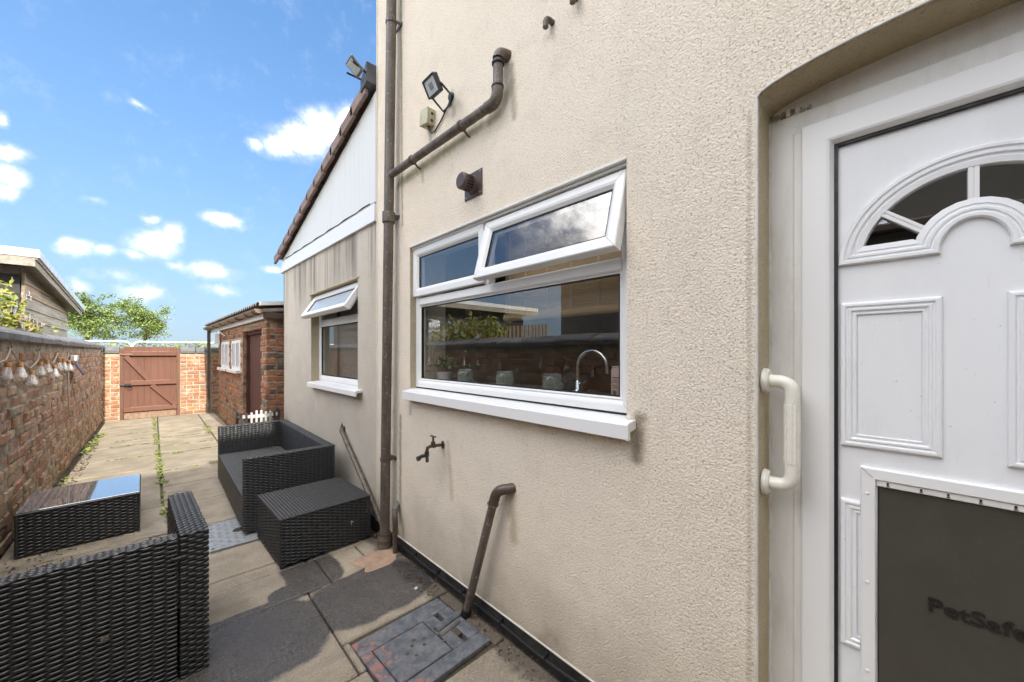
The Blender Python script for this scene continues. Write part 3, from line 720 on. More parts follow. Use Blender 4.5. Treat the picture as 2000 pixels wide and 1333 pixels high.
mb = MB(); mb.prism([(WX-.25, 5.30), (5.6, 5.3), (3.4, 6.6)], 1, -3.98, 2.95); obj('roof', mb, 'tile', house)
# lining of the arched door opening and the edge bead round it
mb = MB(); n = len(door_hole)
ins = [(p[0]-.003*(1 if p[0] > DC else -1)*(0 if .3 > abs(p[0]-DC) else 1), p[1]-(.003 if p[1] > 2 else 0)) for p in door_hole]
mb.add([(WX+.004, *p) for p in ins]+[(1.46, *p) for p in ins], [(i, i+1, n+i+1, n+i) for i in range(n-1)]); obj('door_reveal', mb, 'reveal', house)
mb = MB(); mb.sweep(door_hole, [(-.004, 0), (-.002, .004), (.002, .004), (.004, 0)], WX, closed=False); obj('edge_bead', mb, 'bead', house)
# interior of the kitchen
mb = MB(); mb.box(1.57, 4.2, .45, 2.75, .3, 2.6); mb.f = [f[::-1] for f in mb.f]
mb.f = [f for i, f in enumerate(mb.f) if i != 5]     # open towards the window wall
obj('kitchen_walls', mb, 'room', house)
part('window_board', house, 'worktop', (1.40, 1.80, .46, 2.74, 1.16, 1.192))
part('hall_wall', house, 'room', (2.6, 2.65, -.8, .4, .2, 2.4), b=0)

# kitchen window ----------------------------------------------------
def rect(y0, y1, z0, z1): return [(y0, z0), (y1, z0), (y1, z1), (y0, z1)]
def profile(w, d, back=.045): return [(0, -back), (0, d-.004), (.003, d), (w*.55, d), (w*.72, d-.003), (w, d-.016), (w, -back)]
def mitres(parent, X, y0, y1, z0, z1, w):
    mb = MB()
    for (ya, sa) in ((y0, 1), (y1, -1)):
        for (za, sb) in ((z0, 1), (z1, -1)):
            a = (X, ya+sa*.002, za+sb*.002); b = (X, ya+sa*w*.7, za+sb*w*.7)
            d = .0006; mb.add([(a[0]-.0008, a[1]-d*sa, a[2]+d*sb), (a[0]-.0008, a[1]+d*sa, a[2]-d*sb), (b[0]-.0008, b[1]+d*sa, b[2]-d*sb), (b[0]-.0008, b[1]-d*sa, b[2]+d*sb)], [(0, 1, 2, 3)])
    return mb
M['grime'] = simple('joint_grime', (.42, .40, .36), None, 20, .7)
FX = 1.315
kwn = thing('window', None, None, (FX, 1.55, 1.17), parent=house)
kwn['label'] = 'wide kitchen window with one top light tilted open'
mb = MB(); mb.sweep(rect(KW[0]+.003, KW[1]-.003, 1.168, 2.112), profile(.05, 0), FX); obj('frame', mb, 'upvc', kwn)
mb = MB(); mb.box(FX-.002, FX+.05, KW[0]+.05, KW[1]-.05, 1.722, 1.772, b=.006); mb.box(FX-.002, FX+.05, 1.572, 1.612, 1.77, 2.065, b=.006); obj('transom', mb, 'upvc', kwn)
mb = MB(); mb.sweep(rect(KW[0]+.048, KW[1]-.048, 1.216, 1.724), [(0, -.012), (.004, -.010), (.012, -.013), (.012, -.04)], FX); obj('glazing_bead', mb, 'upvc', kwn)
mb = MB(); mb.sweep(rect(KW[0]+.0595, KW[1]-.0595, 1.2275, 1.7125), [(0, -.0125), (.005, -.0125), (.005, -.03)], FX); obj('gasket', mb, 'black', kwn)
def pane(parent, X, y0, y1, z0, z1, mat='glass', m=None):
    mb = MB(); mb.add([(X, y0, z0), (X, y1, z0), (X, y1, z1), (X, y0, z1)], [(0, 1, 2, 3)])
    if m: mb.xf(m)
    return obj('pane', mb, mat, parent)
pane(kwn, FX+.020, KW[0]+.055, KW[1]-.055, 1.22, 1.72)
def sash(parent, y0, y1, z0, z1, X, w, m=None, glass='glass', d=.022, name='sash'):
    mb = MB(); mb.sweep(rect(y0, y1, z0, z1), [(0, -.020), (0, d-.004), (.004, d), (w*.62, d), (w*.8, d-.004), (w, d-.016), (w, -.020)], X)
    mb.sweep(rect(y0+.012, y1-.012, z0+.012, z1-.012), [(0, -.018), (0, -.036), (w-.012, -.036), (w-.012, -.018)], X)
    if m: mb.xf(m)
    s_ = obj(name, mb, 'upvc', parent)
    mb = MB(); mb.sweep(rect(y0+w-.001, y1-w+.001, z0+w-.001, z1-w+.001), [(0, d-.0165), (.005, d-.0165), (.005, -.012)], X)
    if m: mb.xf(m)
    obj('gasket', mb, 'black', parent)
    mb = mitres(parent, X-d, y0, y1, z0, z1, w)
    if m: mb.xf(m)
    obj('mitre_joint', mb, 'grime', parent)
    pane(parent, X-.001, y0+w-.003, y1-w+.003, z0+w-.003, z1-w+.003, glass, m)
    return s_
def tilt(Xh, zh, deg): return Matrix.Translation((Xh, 0, zh)) @ Matrix.Rotation(R(deg), 4, 'Y') @ Matrix.Translation((-Xh, 0, -zh))
sash(kwn, 1.594, 2.358, 1.782, 2.106, FX, .058)
sash(kwn, .738, 1.574, 1.776, 2.098, FX, .058, m=tilt(FX-.022, 2.098, 15.5))
mb = mitres(kwn, FX, KW[0]+.003, KW[1]-.003, 1.168, 2.112, .05); obj('mitre_joint', mb, 'grime', kwn)
mb = MB(); mb.prism([(1.216, 1.092), (1.216, 1.142), (1.221, 1.147), (1.345, 1.163), (1.345, 1.125), (1.230, 1.118), (1.230, 1.092)], 1, .697, 2.362)
obj('sill', mb, 'upvc', kwn)
mb = MB(); mb.prism([(1.214, 1.090), (1.214, 1.144), (1.221, 1.150), (1.272, 1.157), (1.272, 1.125), (1.232, 1.118), (1.232, 1.090)], 1, .690, .6965); obj('sill_end', mb, 'upvc', kwn); mb = MB(); mb.box(1.317, 1.36, KW[0]+.004, KW[1]-.004, 1.1635, 1.1678); obj('gap_strip', mb, 'black', kwn)  # thin dark strip drawn along the gap between frame and sill
mb = MB(); mb.box(WX-.006, FX, KW[0]-.002, KW[1]+.004, 2.1165, 2.128, b=.002); mb.box(WX+.012, FX-.002, KW[0]+.004, KW[1]-.004, 2.104, 2.1155, b=.002); obj('head_bead', mb, 'upvc_old', kwn)
mb = MB(); mb.box(WX+.003, FX, KW[1]-.0025, KW[1]+.002, 1.165, 2.116); obj('window_reveal', mb, 'reveal', house)
# bamboo blind drawn half way inside the right half
bl = thing('bamboo_blind', 'rolled bamboo blind with pale cords hanging inside the kitchen window', 'blind', (1.43, 1.1, 2.1))
zz = 2.10; k = 0
while zz > 1.60:
    mb = MB(); mb.box(1.425, 1.430, .735, 1.56, zz-.0075, zz-.0008); obj('slat', mb, 'bamboo', bl); zz -= .0085; k += 1
mb = MB(); mb.tube([(1.428, .735, 1.595), (1.428, 1.56, 1.595)], .022, 12); obj('rolled_end', mb, 'bamboo', bl, True)
for yy in (.80, .95, 1.10, 1.25, 1.40, 1.52):
    mb = MB()
    for s_ in (-1, 1): mb.tube([(1.4225, yy+s_*.006*math.sin(i*1.6), 2.10-.02*i) for i in range(26)], .0016, 4, False)
    obj('cord', mb, 'string', bl)

# door ----------------------------------------------------------------
door = thing('door', None, None, (1.40, DC, .2), parent=house)
door['label'] = 'white panelled back door with arched glass and large dog flap'
hw = .411
mb = MB(); fo = [(DC+hw-.005, .17), (DC+hw-.005, 2.118), (DC-hw+.005, 2.118), (DC-hw+.005, .17)]
mb.sweep(fo, [(0, -.05), (0, -.004), (.004, 0), (.058, 0), (.062, .003), (.084, .003), (.086, -.02), (.086, -.06)], 1.40, closed=False); obj('frame', mb, 'upvc_old', door)
mb = MB(); mb.holed([(DC-hw+.002, 2.1185), (DC+hw-.002, 2.1185)]+[(DC+(hw-.004)*math.cos(R(a)), 2.142+.052*math.sin(R(a))) for a in range(0, 181, 12)], [], 1.418, 1.44); obj('head_filler', mb, 'upvc_old', door)
part('packer', door, 'upvc_old', (1.405, 1.417, .256, .266, 2.1205, 2.146), (1.408, 1.417, .232, .244, 2.1205, 2.143), b=.001)
mb = MB()
for i in range(9): mb.lathe([(.001, -.006), (.009+.004*rnd.random(), 0), (.001, .007)], 7, (1.416, .30-.011*i+rnd.uniform(-.003, .003), 2.126+rnd.uniform(-.003, .012)), (0, 1, .3))
obj('old_sealant', mb, 'mortar_white', door, True)
so = [(DC+.326, .20), (DC+.326, 2.066), (DC-.326, 2.066), (DC-.326, .20)]
mb = MB(); mb.sweep(so, [(0, -.04), (0, .008), (.003, .011), (.058, .011), (.064, .009), (.0725, -.004), (.0725, -.03)], 1.40, closed=False); obj('leaf_frame', mb, 'upvc', door)
mb = MB()
for s_ in (1, -1):
    for q in (1,):
        a = (DC+s_*.325, 2.065); b = (DC+s_*.263, 2.003); d = .0007
        mb.add([(1.3882, a[0]-d, a[1]-d*s_), (1.3882, a[0]+d, a[1]+d*s_), (1.3882, b[0]+d, b[1]+d*s_), (1.3882, b[0]-d, b[1]-d*s_)], [(0, 1, 2, 3)])
        a = (DC+s_*.399, 2.112); b = (DC+s_*.327, 2.067)
        mb.add([(1.3965, a[0]-d, a[1]-d*s_), (1.3965, a[0]+d, a[1]+d*s_), (1.3965, b[0]+d, b[1]+d*s_), (1.3965, b[0]-d, b[1]-d*s_)], [(0, 1, 2, 3)])
obj('mitre_joint', mb, 'grime', door)
mb = MB(); gk = [(DC+.2536, .2), (DC+.2536, 1.9935), (DC-.2536, 1.9935), (DC-.2536, .2)]
mb.sweep(gk, [(0, -.008), (.008, -.008), (.008, -.03)], 1.40, closed=False); obj('gasket', mb, 'black', door)
PX = 1.418                                    # face of the door panel
FZ = 1.645
outer = arc((DC, FZ), .245, 0, 180, 30)+[(DC-.052, FZ)]+arc((DC, FZ), .054, 165, 15, 12, .076)+[(DC+.052, FZ)]
gl = arc((DC, FZ), .200, 14, 166, 26)+arc((DC, FZ), .105, 153, 27, 12, .098)
pan = [(DC-.2456, .2), (DC+.2456, .2), (DC+.2456, 1.9855), (DC-.2456, 1.9855)]
fl = (DC-.165, DC+.165, .40, 1.06)            # hole for the flap
mb = MB(); mb.holed(pan, [gl, rect(*fl)], PX, PX+.026); obj('panel', mb, 'door_skin', door)
pf = [(0, -.002), (.001, .009), (.004, .012), (.011, .012), (.0135, .008), (.017, .0075), (.019, .0105), (.024, .0105), (.027, .006), (.031, .0055), (.033, .008), (.046, .006), (.0475, .002), (.0475, -.012)]
mb = MB(); mb.sweep(outer, pf, PX); obj('fanlight_moulding', mb, 'door_skin', door)
mb = MB(); mb.holed(arc((DC, FZ), .205, 10, 170, 26)+arc((DC, FZ), .098, 160, 20, 12, .092), [], PX+.012, PX+.014)
obj('pane', mb, 'glass', door, label='dark arched glass of the door')
for ang in (90, 40, 140):
    mb = MB()
    c_, s_ = math.cos(R(ang)), math.sin(R(ang)); r0 = .092; r1 = .198
    p0 = Vector((DC+c_*r0, FZ+s_*r0*.98)); p1 = Vector((DC+c_*r1, FZ+s_*r1)); q = Vector((-s_, c_))*.0085
    for (o0, o1, h) in ((-1., -.15, .004), (.15, 1., .004), (-.15, .15, .0015)):
        mb.prism([tuple(p0+q*o0), tuple(p1+q*o0), tuple(p1+q*o1), tuple(p0+q*o1)], 0, PX+.011, PX-.001-h)
    obj('glazing_bar', mb, 'upvc', door)
pp = [(0, -.002), (.002, .008), (.006, .010), (.011, .010), (.0135, .006), (.017, .006), (.019, .0085), (.023, .0085), (.026, .004), (.029, .0035), (.031, .005), (.034, .005), (.036, .001)]
for (y0, y1, z0, z1) in ((DC+.048, DC+.241, 1.140, 1.541), (DC-.241, DC-.048, 1.140, 1.541)):
    mb = MB(); mb.sweep(rect(y0, y1, z0, z1), pp, PX); obj('panel_moulding', mb, 'door_skin', door)
for s_ in (1, -1):
    ya, yb = DC+s_*.241, DC+s_*.199
    path = [(yb, .992), (ya, .992), (ya, .582), (yb, .582)]
    mb = MB()
    if s_ < 0: path = path[::-1]
    mb.sweep(path+([(yb-s_*.10, .582), (yb-s_*.10, .992)] if s_ > 0 else [(yb-s_*.10, .992), (yb-s_*.10, .582)]), pp, PX)
    keep = [f for f in mb.f if all((mb.v[i][1]-yb)*s_ > -.004 for i in f)]; mb.f = keep
    obj('panel_moulding', mb, 'door_skin', door, label='cut off moulding beside the dog flap')
# dog flap
fy = (DC-.198, DC+.198, .36, 1.090)
mb = MB(); mb.sweep(rect(*fy), [(0, -.001), (0, .010), (.003, .013), (.028, .013), (.030, .011), (.031, -.02)], PX); obj('flap_frame', mb, 'upvc', door)
mb = mitres(door, PX-.013, *fy, .036); obj('mitre_joint', mb, 'grime', door)
mb = MB(); mb.box(PX-.008, PX-.001, fy[0]+.031, fy[1]-.031, 1.043, 1.060, b=.002); obj('flap_clamp', mb, 'upvc_old', door)
for yy in (.045, -.015, -.06, -.11, -.16, -.215):
    mb = MB(); mb.box(PX-.0092, PX-.0083, yy-.002, yy+.002, 1.045, 1.056); obj('screw_slot', mb, 'black', door)
    mb = MB(); mb.lathe([(0, .0025), (.003, .002), (.003, 0)], 10, (PX-.0092, yy, 1.048), (-1, 0, 0)); obj('screw', mb, 'chrome', door, True)
for (yy, zz) in ((fy[1]-.014, 1.02), (fy[1]-.014, .78), (fy[1]-.014, .54), (fy[0]+.014, 1.02), (fy[0]+.014, .78)):
    mb = MB(); mb.lathe([(0, .0035), (.003, .003), (.0045, 0)], 10, (PX-.013, yy, zz), (-1, 0, 0)); obj('screw', mb, 'upvc_old', door, True)
mb = MB(); gy = np.linspace(fy[0]+.035, fy[1]-.035, 24); gz = np.linspace(.37, 1.043, 30)
mb.add([(PX+.002-.006*math.sin((z-.37)/.673*math.pi)-.003*math.sin((y_-gy[0])/(gy[-1]-gy[0])*math.pi), y_, z) for z in gz for y_ in gy], [(r_*24+c_, r_*24+c_+1, (r_+1)*24+c_+1, (r_+1)*24+c_) for r_ in range(29) for c_ in range(23)])
obj('flap', mb, 'flap', door, 'all')
def text_mesh(body, size, depth):
    cu = bpy.data.curves.new('lettering', 'FONT'); cu.body = body; cu.size = size; cu.extrude = depth; cu.offset = size*.022; cu.resolution_u = 4
    cu.align_x = 'CENTER'
    o = bpy.data.objects.new('lettering', cu); COL.objects.link(o); dg = bpy.context.evaluated_depsgraph_get(); dg.update()
    me = bpy.data.meshes.new_from_object(o.evaluated_get(dg)); bpy.data.objects.remove(o); return me
me = text_mesh('PetSafe', .047, .0012)
m = Matrix.Translation((PX-.0085, DC-.002, .757)) @ Matrix(((0, 0, -1, 0), (-1, 0, 0, 0), (0, 1, 0, 0), (0, 0, 0, 1))) @ Matrix.Diagonal((1.12, 1, 1, 1))
me.transform(MATS[door].inverted() @ m); me.materials.clear(); obj('lettering', me, 'emboss', door, local=True)
mb = MB(); rq = random.Random(8); mb.tube([(1.399+rq.uniform(-.002, .002), .3085+rq.uniform(-.0015, .001), .2+i*.0195) for i in range(99)], [.0045+rq.random()*.0035 for i in range(99)], 6); obj('sealant', mb, 'bead', door, True)
part('threshold', door, 'upvc_old', (1.37, 1.46, DC-hw+.005, DC+hw-.005, .15, .20), b=.004)
part('door_step', house, 'mortar_white', (1.05, 1.45, DC-hw+.006, DC+hw-.006, -.02, .148), b=.008)

# grab rail on the reveal
gr = thing('grab_rail', 'cream plastic grab rail with ribbed grip beside the white door', 'grab rail', (1.335, .306, 1.01))
GX = 1.325
for z in (1.318, 1.018):
    mb = MB(); mb.lathe([(.0, .016), (.030, .016), (.036, .011), (.037, 0), (0, 0)], 28, (GX, .3055, z), (0, -1, 0)); obj('flange', mb, 'cream', gr, True)
pts = [(GX, .292, 1.318)]+bend((GX, .29, 1.318), (GX, .236, 1.318), (GX, .236, 1.2), .038, 8)+[(GX, .236, 1.255)]
mb = MB(); mb.tube(pts, .0185, 18); obj('elbow', mb, 'cream', gr, True)
pts = [(GX, .292, 1.018)]+bend((GX, .29, 1.018), (GX, .236, 1.018), (GX, .236, 1.1), .038, 8)+[(GX, .236, 1.082)]
mb = MB(); mb.tube(pts, .0185, 18); obj('elbow', mb, 'cream', gr, True)
mb = MB(); mb.lathe([(.0192, 0), (.0200, .004), (.0200, .169), (.0192, .173)], 48, (GX, .236, 1.082), (0, 0, 1), sc=lambda k, h: 1.0 if k % 4 < 2 else .94); obj('grip', mb, 'cream', gr)

# ================================================================== lean-to extension
ext = thing('lean_to_extension', 'grey rendered lean-to extension with white clad gable and brown tiled verge', 'extension', (1.285, 4.3, 0))
EX = 1.281
SW = (3.292, 4.63, 1.075, 2.05)
mb = MB(); mb.holed([(2.9005, .09), (5.85, .09), (5.85, 2.50), (2.9005, 2.44)], [rect(*SW)], EX, EX+.28); obj('wall', mb, 'render_grey', ext)
mb = MB(); mb.box(EX, 4.6, 5.83, 5.852, .0, 2.5); mb.box(EX+.008, EX+.28, 2.905, 5.84, -.05, .088); obj('end_wall', mb, 'render_grey', ext)
part('plinth', ext, 'plinth', (EX-.001, EX+.006, 2.9, 5.85, -.05, .089), b=0)
def zr(y): return 3.46+(y-2.9)/(5.85-2.9)*(2.66-3.46)    # underside of the verge
def zs(y): return 2.44+(y-2.9)/(5.85-2.9)*(2.49-2.44)
y = 2.903
while y < 5.84:
    y1 = min(y+.10, 5.845)
    mb = MB(); mb.prism([(y+.0001, zs(y)+.13), (y1-.0001, zs(y1)+.13), (y1-.0001, zr(y1)), (y+.0001, zr(y))], 0, EX-.012, EX+.02); obj('cladding_board', mb, 'clad', ext); y = y1
mb = MB(); mb.prism([(2.902, zs(2.9)), (5.86, zs(5.86)), (5.86, zs(5.86)+.135), (2.902, zs(2.9)+.135)], 0, EX-.024, EX+.01); obj('fascia', mb, 'upvc', ext)
mb = MB(); mb.prism([(2.902, zs(2.9)+.135), (5.80, zs(5.8)+.135), (5.80, zs(5.8)+.150), (2.902, zs(2.9)+.150)], 0, EX-.020, EX-.002); obj('cover_trim', mb, 'grime', ext)
mb = MB(); mb.tube([(EX-.018, 3.0+i*.14, zs(3.0+i*.14)+.155+.006*math.sin(i*2.1)) for i in range(20)], .006, 6); obj('cable', mb, 'black', ext)
# verge tiles
sl = math.atan2(zr(5.85)-zr(2.9), 2.95); nt = 12; step = 3.05/nt; 
for i in range(nt):
    y0 = 2.97+i*step; mb = MB(); L = step+.055; tilt_ = .075
    mb.box(-.07, .26, 0, L, 0, .028, b=.005); mb.box(-.075, -.045, 0, L, -.075, .0285, b=.005)
    m = Matrix.Translation((EX, y0, zr(y0)+.075)) @ Matrix.Rotation(sl+tilt_*1.0, 4, 'X'); mb.xf(m); obj('verge_tile', mb, 'tile', ext)
mb = MB(); mb.prism([(2.9, zr(2.9)+.06), (5.98, zr(5.98)+.06), (5.98, zr(5.98)-.02), (2.9, zr(2.9)-.02)], 0, EX+.02, 4.6); obj('roof', mb, 'tile', ext)
mb = MB(); mb.prism([(2.902, zr(2.9)+.05), (3.02, zr(3.02)+.045), (3.02, zr(3.02)+.145), (2.902, zr(2.9)+.20)], 0, EX-.085, EX+.3); obj('flashing', mb, 'flash', ext)
mb = MB(); mb.prism([(5.85, 2.5), (6.02, 2.5), (6.02, 2.60), (5.85, 2.64)], 0, EX-.01, 4.5); obj('eaves_box', mb, 'upvc', ext)
# small window
sw = thing('window', None, None, (1.37, 3.95, 1.08), parent=ext); sw['label'] = 'smaller window with its patterned top light swung open'
SX = 1.362
mb = MB(); mb.sweep(rect(SW[0]+.003, SW[1]-.003, 1.098, SW[3]-.004), profile(.055, 0), SX); obj('frame', mb, 'upvc', sw)
part('transom', sw, 'upvc', (SX-.003, SX+.05, SW[0]+.05, SW[1]-.05, 1.69, 1.765), b=.006)
mb = MB(); mb.sweep(rect(SW[0]+.054, SW[1]-.054, 1.154, 1.689), [(0, -.012), (.008, -.012), (.008, -.03)], SX); obj('gasket', mb, 'black', sw)
pane(sw, SX+.018, SW[0]+.05, SW[1]-.05, 1.15, 1.70)
sash(sw, SW[0]+.012, SW[1]-.012, 1.755, 2.042, SX-.01, .06, m=tilt(SX-.04, 2.045, 33), glass='pattern', d=.026)
mb = MB(); mb.prism([(1.222, 1.075), (1.222, 1.035), (1.23, 1.035), (1.235, 1.062), (1.38, 1.080), (1.38, 1.097), (1.23, 1.083)], 1, 3.19, 4.57); obj('sill', mb, 'upvc', sw)
mb = MB(); mb.box(EX-.008, SX, SW[0]-.03, SW[1]+.06, 2.046, 2.060, b=.002); obj('head_bead', mb, 'reveal', sw)
mb = MB(); mb.box(EX+.004, SX, SW[1]-.0028, SW[1]+.002, 1.09, 2.046); obj('window_reveal', mb, 'reveal', ext)
mb = MB(); mb.box(1.58, 3.6, 2.95, 5.75, .3, 2.35); mb.f = [f for i, f in enumerate(mb.f) if i != 5]; obj('room_walls', mb, 'room', ext)
mb = MB(); vs = []; n = 40
for i in range(n):
    yy = 4.05+i*.014; xx = 1.60+.018*math.sin(i*1.25); vs += [(xx, yy, 1.05), (xx, yy, 2.1)]
mb.add(vs, [(2*i, 2*i+2, 2*i+3, 2*i+1) for i in range(n-1)])
cur = obj('curtain', mb, 'room', None, True); tagset(cur, 'grey curtain hanging inside the smaller extension window', 'curtain')

# ================================================================== brick outbuilding
psi = math.atan(.0226)
ob = thing('outbuilding', 'small red brick outbuilding with corrugated roof and two white windows', 'outbuilding', (1.12, 6.08, 0), psi)
OM = MATS[ob]
def ol(x, y, z): return OM @ Vector((x, y, z))
OL = 4.22; OH = 1.86
def oy(y): return y-6.08
D0_, D1_ = oy(6.40), oy(7.78)                 # doorway
W1 = (oy(7.92), oy(8.78)); W2 = (oy(9.06), oy(9.98)); WZ = (1.10, 1.63)
def ohole(u, z): return (D0_-.02 < u < D1_+.02 and z < 1.76) or (W1[0]-.03 < u < W1[1]+.03 and WZ[0]-.03 < z < WZ[1]+.03) or (W2[0]-.03 < u < W2[1]+.03 and WZ[0]-.03 < z < WZ[1]+.03)
Uo = (OM.to_3x3() @ Vector((0, 1, 0))); No = (OM.to_3x3() @ Vector((-1, 0, 0)))
brick_wall(ob, ol(0, 0, 0), Uo, No, OL, OH, 'out', hole=ohole, single=lambda u, z: u < 3.6, limit=215, jut=.005)
Un = (OM.to_3x3() @ Vector((1, 0, 0))); Nn = (OM.to_3x3() @ Vector((0, -1, 0)))
brick_wall(ob, ol(.012, .008, 0), Un, Nn, 1.3, OH, 'out', single=lambda u, z: u < .48, limit=80, jut=.004)
mb = MB(); mb.holed([(0.012, -.05), (OL, -.05), (OL, OH+.12), (0.012, OH+.12)], [rect(D0_, D1_, .0, 1.76), rect(W1[0], W1[1], *WZ), rect(W2[0], W2[1], *WZ)], .012, .12)
mb.box(.012, 1.9, .020, .12, -.05, OH+.1); mb.box(.012, 1.9, OL-.1, OL, -.05, OH+.1)
mb.xf(OM); obj('mortar_core', mb, 'mortar_out', ob)
# bricks of the far door reveal
brick_wall(ob, ol(.006, D1_, 0), Un, Nn, .12, 1.76, 'out', limit=40, jut=.002)
mb = MB(); mb.box(.118, .135, D0_-.02, D1_+.02, 0, 1.78); mb.xf(OM); 
dr = obj('door', mb, 'door_wood', ob, label='dark red boarded door')
for i in range(9):
    a = D0_+.05+i*(D1_-D0_-.1)/9; w = (D1_-D0_-.1)/9
    mb = MB(); mb.box(.104, .117, a+.004, a+w-.004, .03, 1.70, b=.003); mb.xf(OM); obj('plank', mb, 'door_wood', dr)
mb = MB(); mb.box(.06, .117, D1_-.06, D1_-.005, 0, 1.76); mb.box(.06, .117, D0_+.005, D0_+.05, 0, 1.76); mb.box(.06, .117, D0_+.05, D1_-.06, 1.70, 1.76); mb.xf(OM); obj('door_frame', mb, 'door_wood', ob)
for W_ in (W1, W2):
    w = thing('window', None, None, ol(.0, (W_[0]+W_[1])/2, WZ[0]), psi, parent=ob)
    L = W_[1]-W_[0]; fr = MB(); e = .006
    fr.box(.0, .04, -L/2+e, L/2-e, .004, .06, b=.004); fr.box(0, .04, -L/2+e, L/2-e, .47, .526, b=.004)
    for q in (-L/2+.006, -.03, L/2-.066): fr.box(-.004, .042, q, q+.06, .05, .48, b=.004)
    obj('frame', fr, 'upvc', w, local=True)
    for s_ in (-1, 1):
        for q in (.33, .66):
            mb = MB(); yy = s_*(.035+(L/2-.08)*q); mb.box(.008, .026, yy-.012, yy+.012, .06, .47); obj('glazing_bar', mb, 'upvc', w, local=True)
    mb = MB(); mb.add([(.025, -L/2+.03, .04), (.025, L/2-.03, .04), (.025, L/2-.03, .49), (.025, -L/2+.03, .49)], [(0, 1, 2, 3)]); obj('pane', mb, 'glass', w, local=True)
    mb = MB(); mb.box(-.07, .03, -L/2-.04, L/2+.04, -.05, .003, b=.006); obj('sill', mb, 'upvc_old', w, local=True)
mb = MB(); mb.box(.14, 1.8, .13, OL-.12, .05, 1.8); mb.f = [f for i, f in enumerate(mb.f) if i != 5]; mb.xf(OM); obj('inner_walls', mb, 'room', ob)
# roof: corrugated sheet, fascias, gutter
RL = 5.30
mb = MB(); n = 150; vs = []
for i in range(n+1):
    yy = -.10+i*(RL+.1)/n; h = .022*math.sin(yy*2*math.pi/.146)
    for th in (0, .008): vs += [(-.13, yy, 2.045+h+th), (1.9, yy, 2.26+h+th)]
mb.add(vs, [f for i in range(n) for f in ((4*i, 4*i+4, 4*i+5, 4*i+1), (4*i+2, 4*i+3, 4*i+7, 4*i+6), (4*i, 4*i+2, 4*i+6, 4*i+4))]); mb.xf(OM); obj('roof_sheet', mb, 'corr', ob, True)
mb = MB(); mb.box(-.045, -.02, -.06, RL, 1.865, 1.995, b=.003); mb.xf(OM); obj('fascia', mb, 'upvc_old', ob)
mb = MB(); mb.box(-.05, 1.9, -.085, -.062, 1.87, 1.955, b=.003); mb.xf(OM); obj('end_fascia', mb, 'brownplate', ob)
mb = MB(); mb.prism([(-.05, 1.957), (1.9, 2.14), (1.9, 2.2), (-.05, 2.0)], 1, -.092, -.066); mb.xf(OM); obj('end_board', mb, 'weather', ob)
mb = MB(); mb.prism([(-.10, 2.035), (1.9, 2.25), (1.9, 2.31), (-.10, 2.085)], 1, -.12, -.02); mb.xf(OM); obj('verge_cap', mb, 'white_paint', ob)
mb = MB(); vs = []; n = 10; ys = (-.13, RL+.02)
for yy in ys:
    for k in range(n+1):
        a = R(180+180*k/n); vs.append((-.105+.056*math.cos(a), yy, 1.985+.056*math.sin(a)))
mb.add(vs, [(k, k+1, n+2+k, n+1+k) for k in range(n)]); mb.add(vs[:n+1], [tuple(range(n+1))]); mb.add(vs[n+1:], [tuple(range(n+1))]); mb.xf(OM)
gut = obj('gutter', mb, 'gutter', ob, True)
for yy in (.05, .55, 1.2, 1.32, 2.0, 2.9, 3.8, 4.7):
    mb = MB(); mb.tube([(-.105+.060*math.cos(R(a)), yy, 1.985+.060*math.sin(R(a))) for a in range(180, 361, 20)]+[(-.045, yy, 1.99)], .010, 6); mb.xf(OM); obj('gutter_bracket', mb, 'brown', gut)
dp = thing('downpipe', 'faded brown downpipe between the gate wall and brick outbuilding', 'downpipe', (.93, 11.2, 0))
mb = MB(); mb.tube([(.93, 11.2, .02), (.93, 11.2, 1.93)], .034, 12); obj('pipe', mb, 'brown', dp, True)
mb = MB(); mb.lathe([(.034, 0), (.043, 0), (.043, .28), (.034, .28)], 12, (.93, 11.2, .05)); obj('collar', mb, 'brown_old', dp, True)
# white lamp box on the outbuilding
wb = thing('light_box', 'white box lamp with looping wire under the outbuilding gutter', 'lamp', ol(-.05, 4.0, 1.65), psi)
mb = MB(); mb.prism([(-.10, 1.60), (.08, 1.60), (.06, 1.80), (-.06, 1.80)], 0, -.10, -.025); mb.xf(Matrix.Translation((0, 4.0, 0))); mb.xf(OM); obj('case', mb, 'white_paint', wb)
mb = MB(); mb.tube([(-.06, 4.0, 1.79), (-.07, 4.0, 1.86), (-.07, 3.8, 1.87), (-.05, 3.5, 1.80), (-.02, 3.3, 1.74)], .008, 6); mb.xf(OM); obj('wire', mb, 'white_paint', wb)

# ================================================================== neighbour's shed
shd = thing('shed', 'weatherboarded garden shed with pale metal roof edge behind the left wall', 'shed', (-3.4, 10.6, 0))
sx = -1.355
def szr(y): return 2.75-(y-8.38)*.075
z = .1; i = 0
while z < 2.56:
    h = .178
    ymax = 12.5; ztop = z+h+.012
    mt_ = 'weather_brown' if z > 2.1 else 'weather'
    for (a, b) in (((8.80, 10.8), (10.8, ymax)) if i % 2 else ((8.80, 9.9), (9.9, ymax))):
        dz = rnd.uniform(-.006, .006)
        zt = min(ztop+dz, szr(b)-.10)
        if zt-z > .03:
            mb = MB(); mb.prism([(sx-.02, z+dz), (sx+.014, z+dz), (sx-.006, zt), (sx-.02, zt)], 1, a+.002, b-.002); obj('weatherboard', mb, mt_, shd)
    z += h; i += 1
part('shell', shd, 'weather', (-6.1, sx-.021, 8.81, 12.49, 0, 2.2), b=0)
part('corner_post', shd, 'weather_brown', (sx-.02, sx+.012, 8.76, 8.799, 0, 2.55), b=.003)
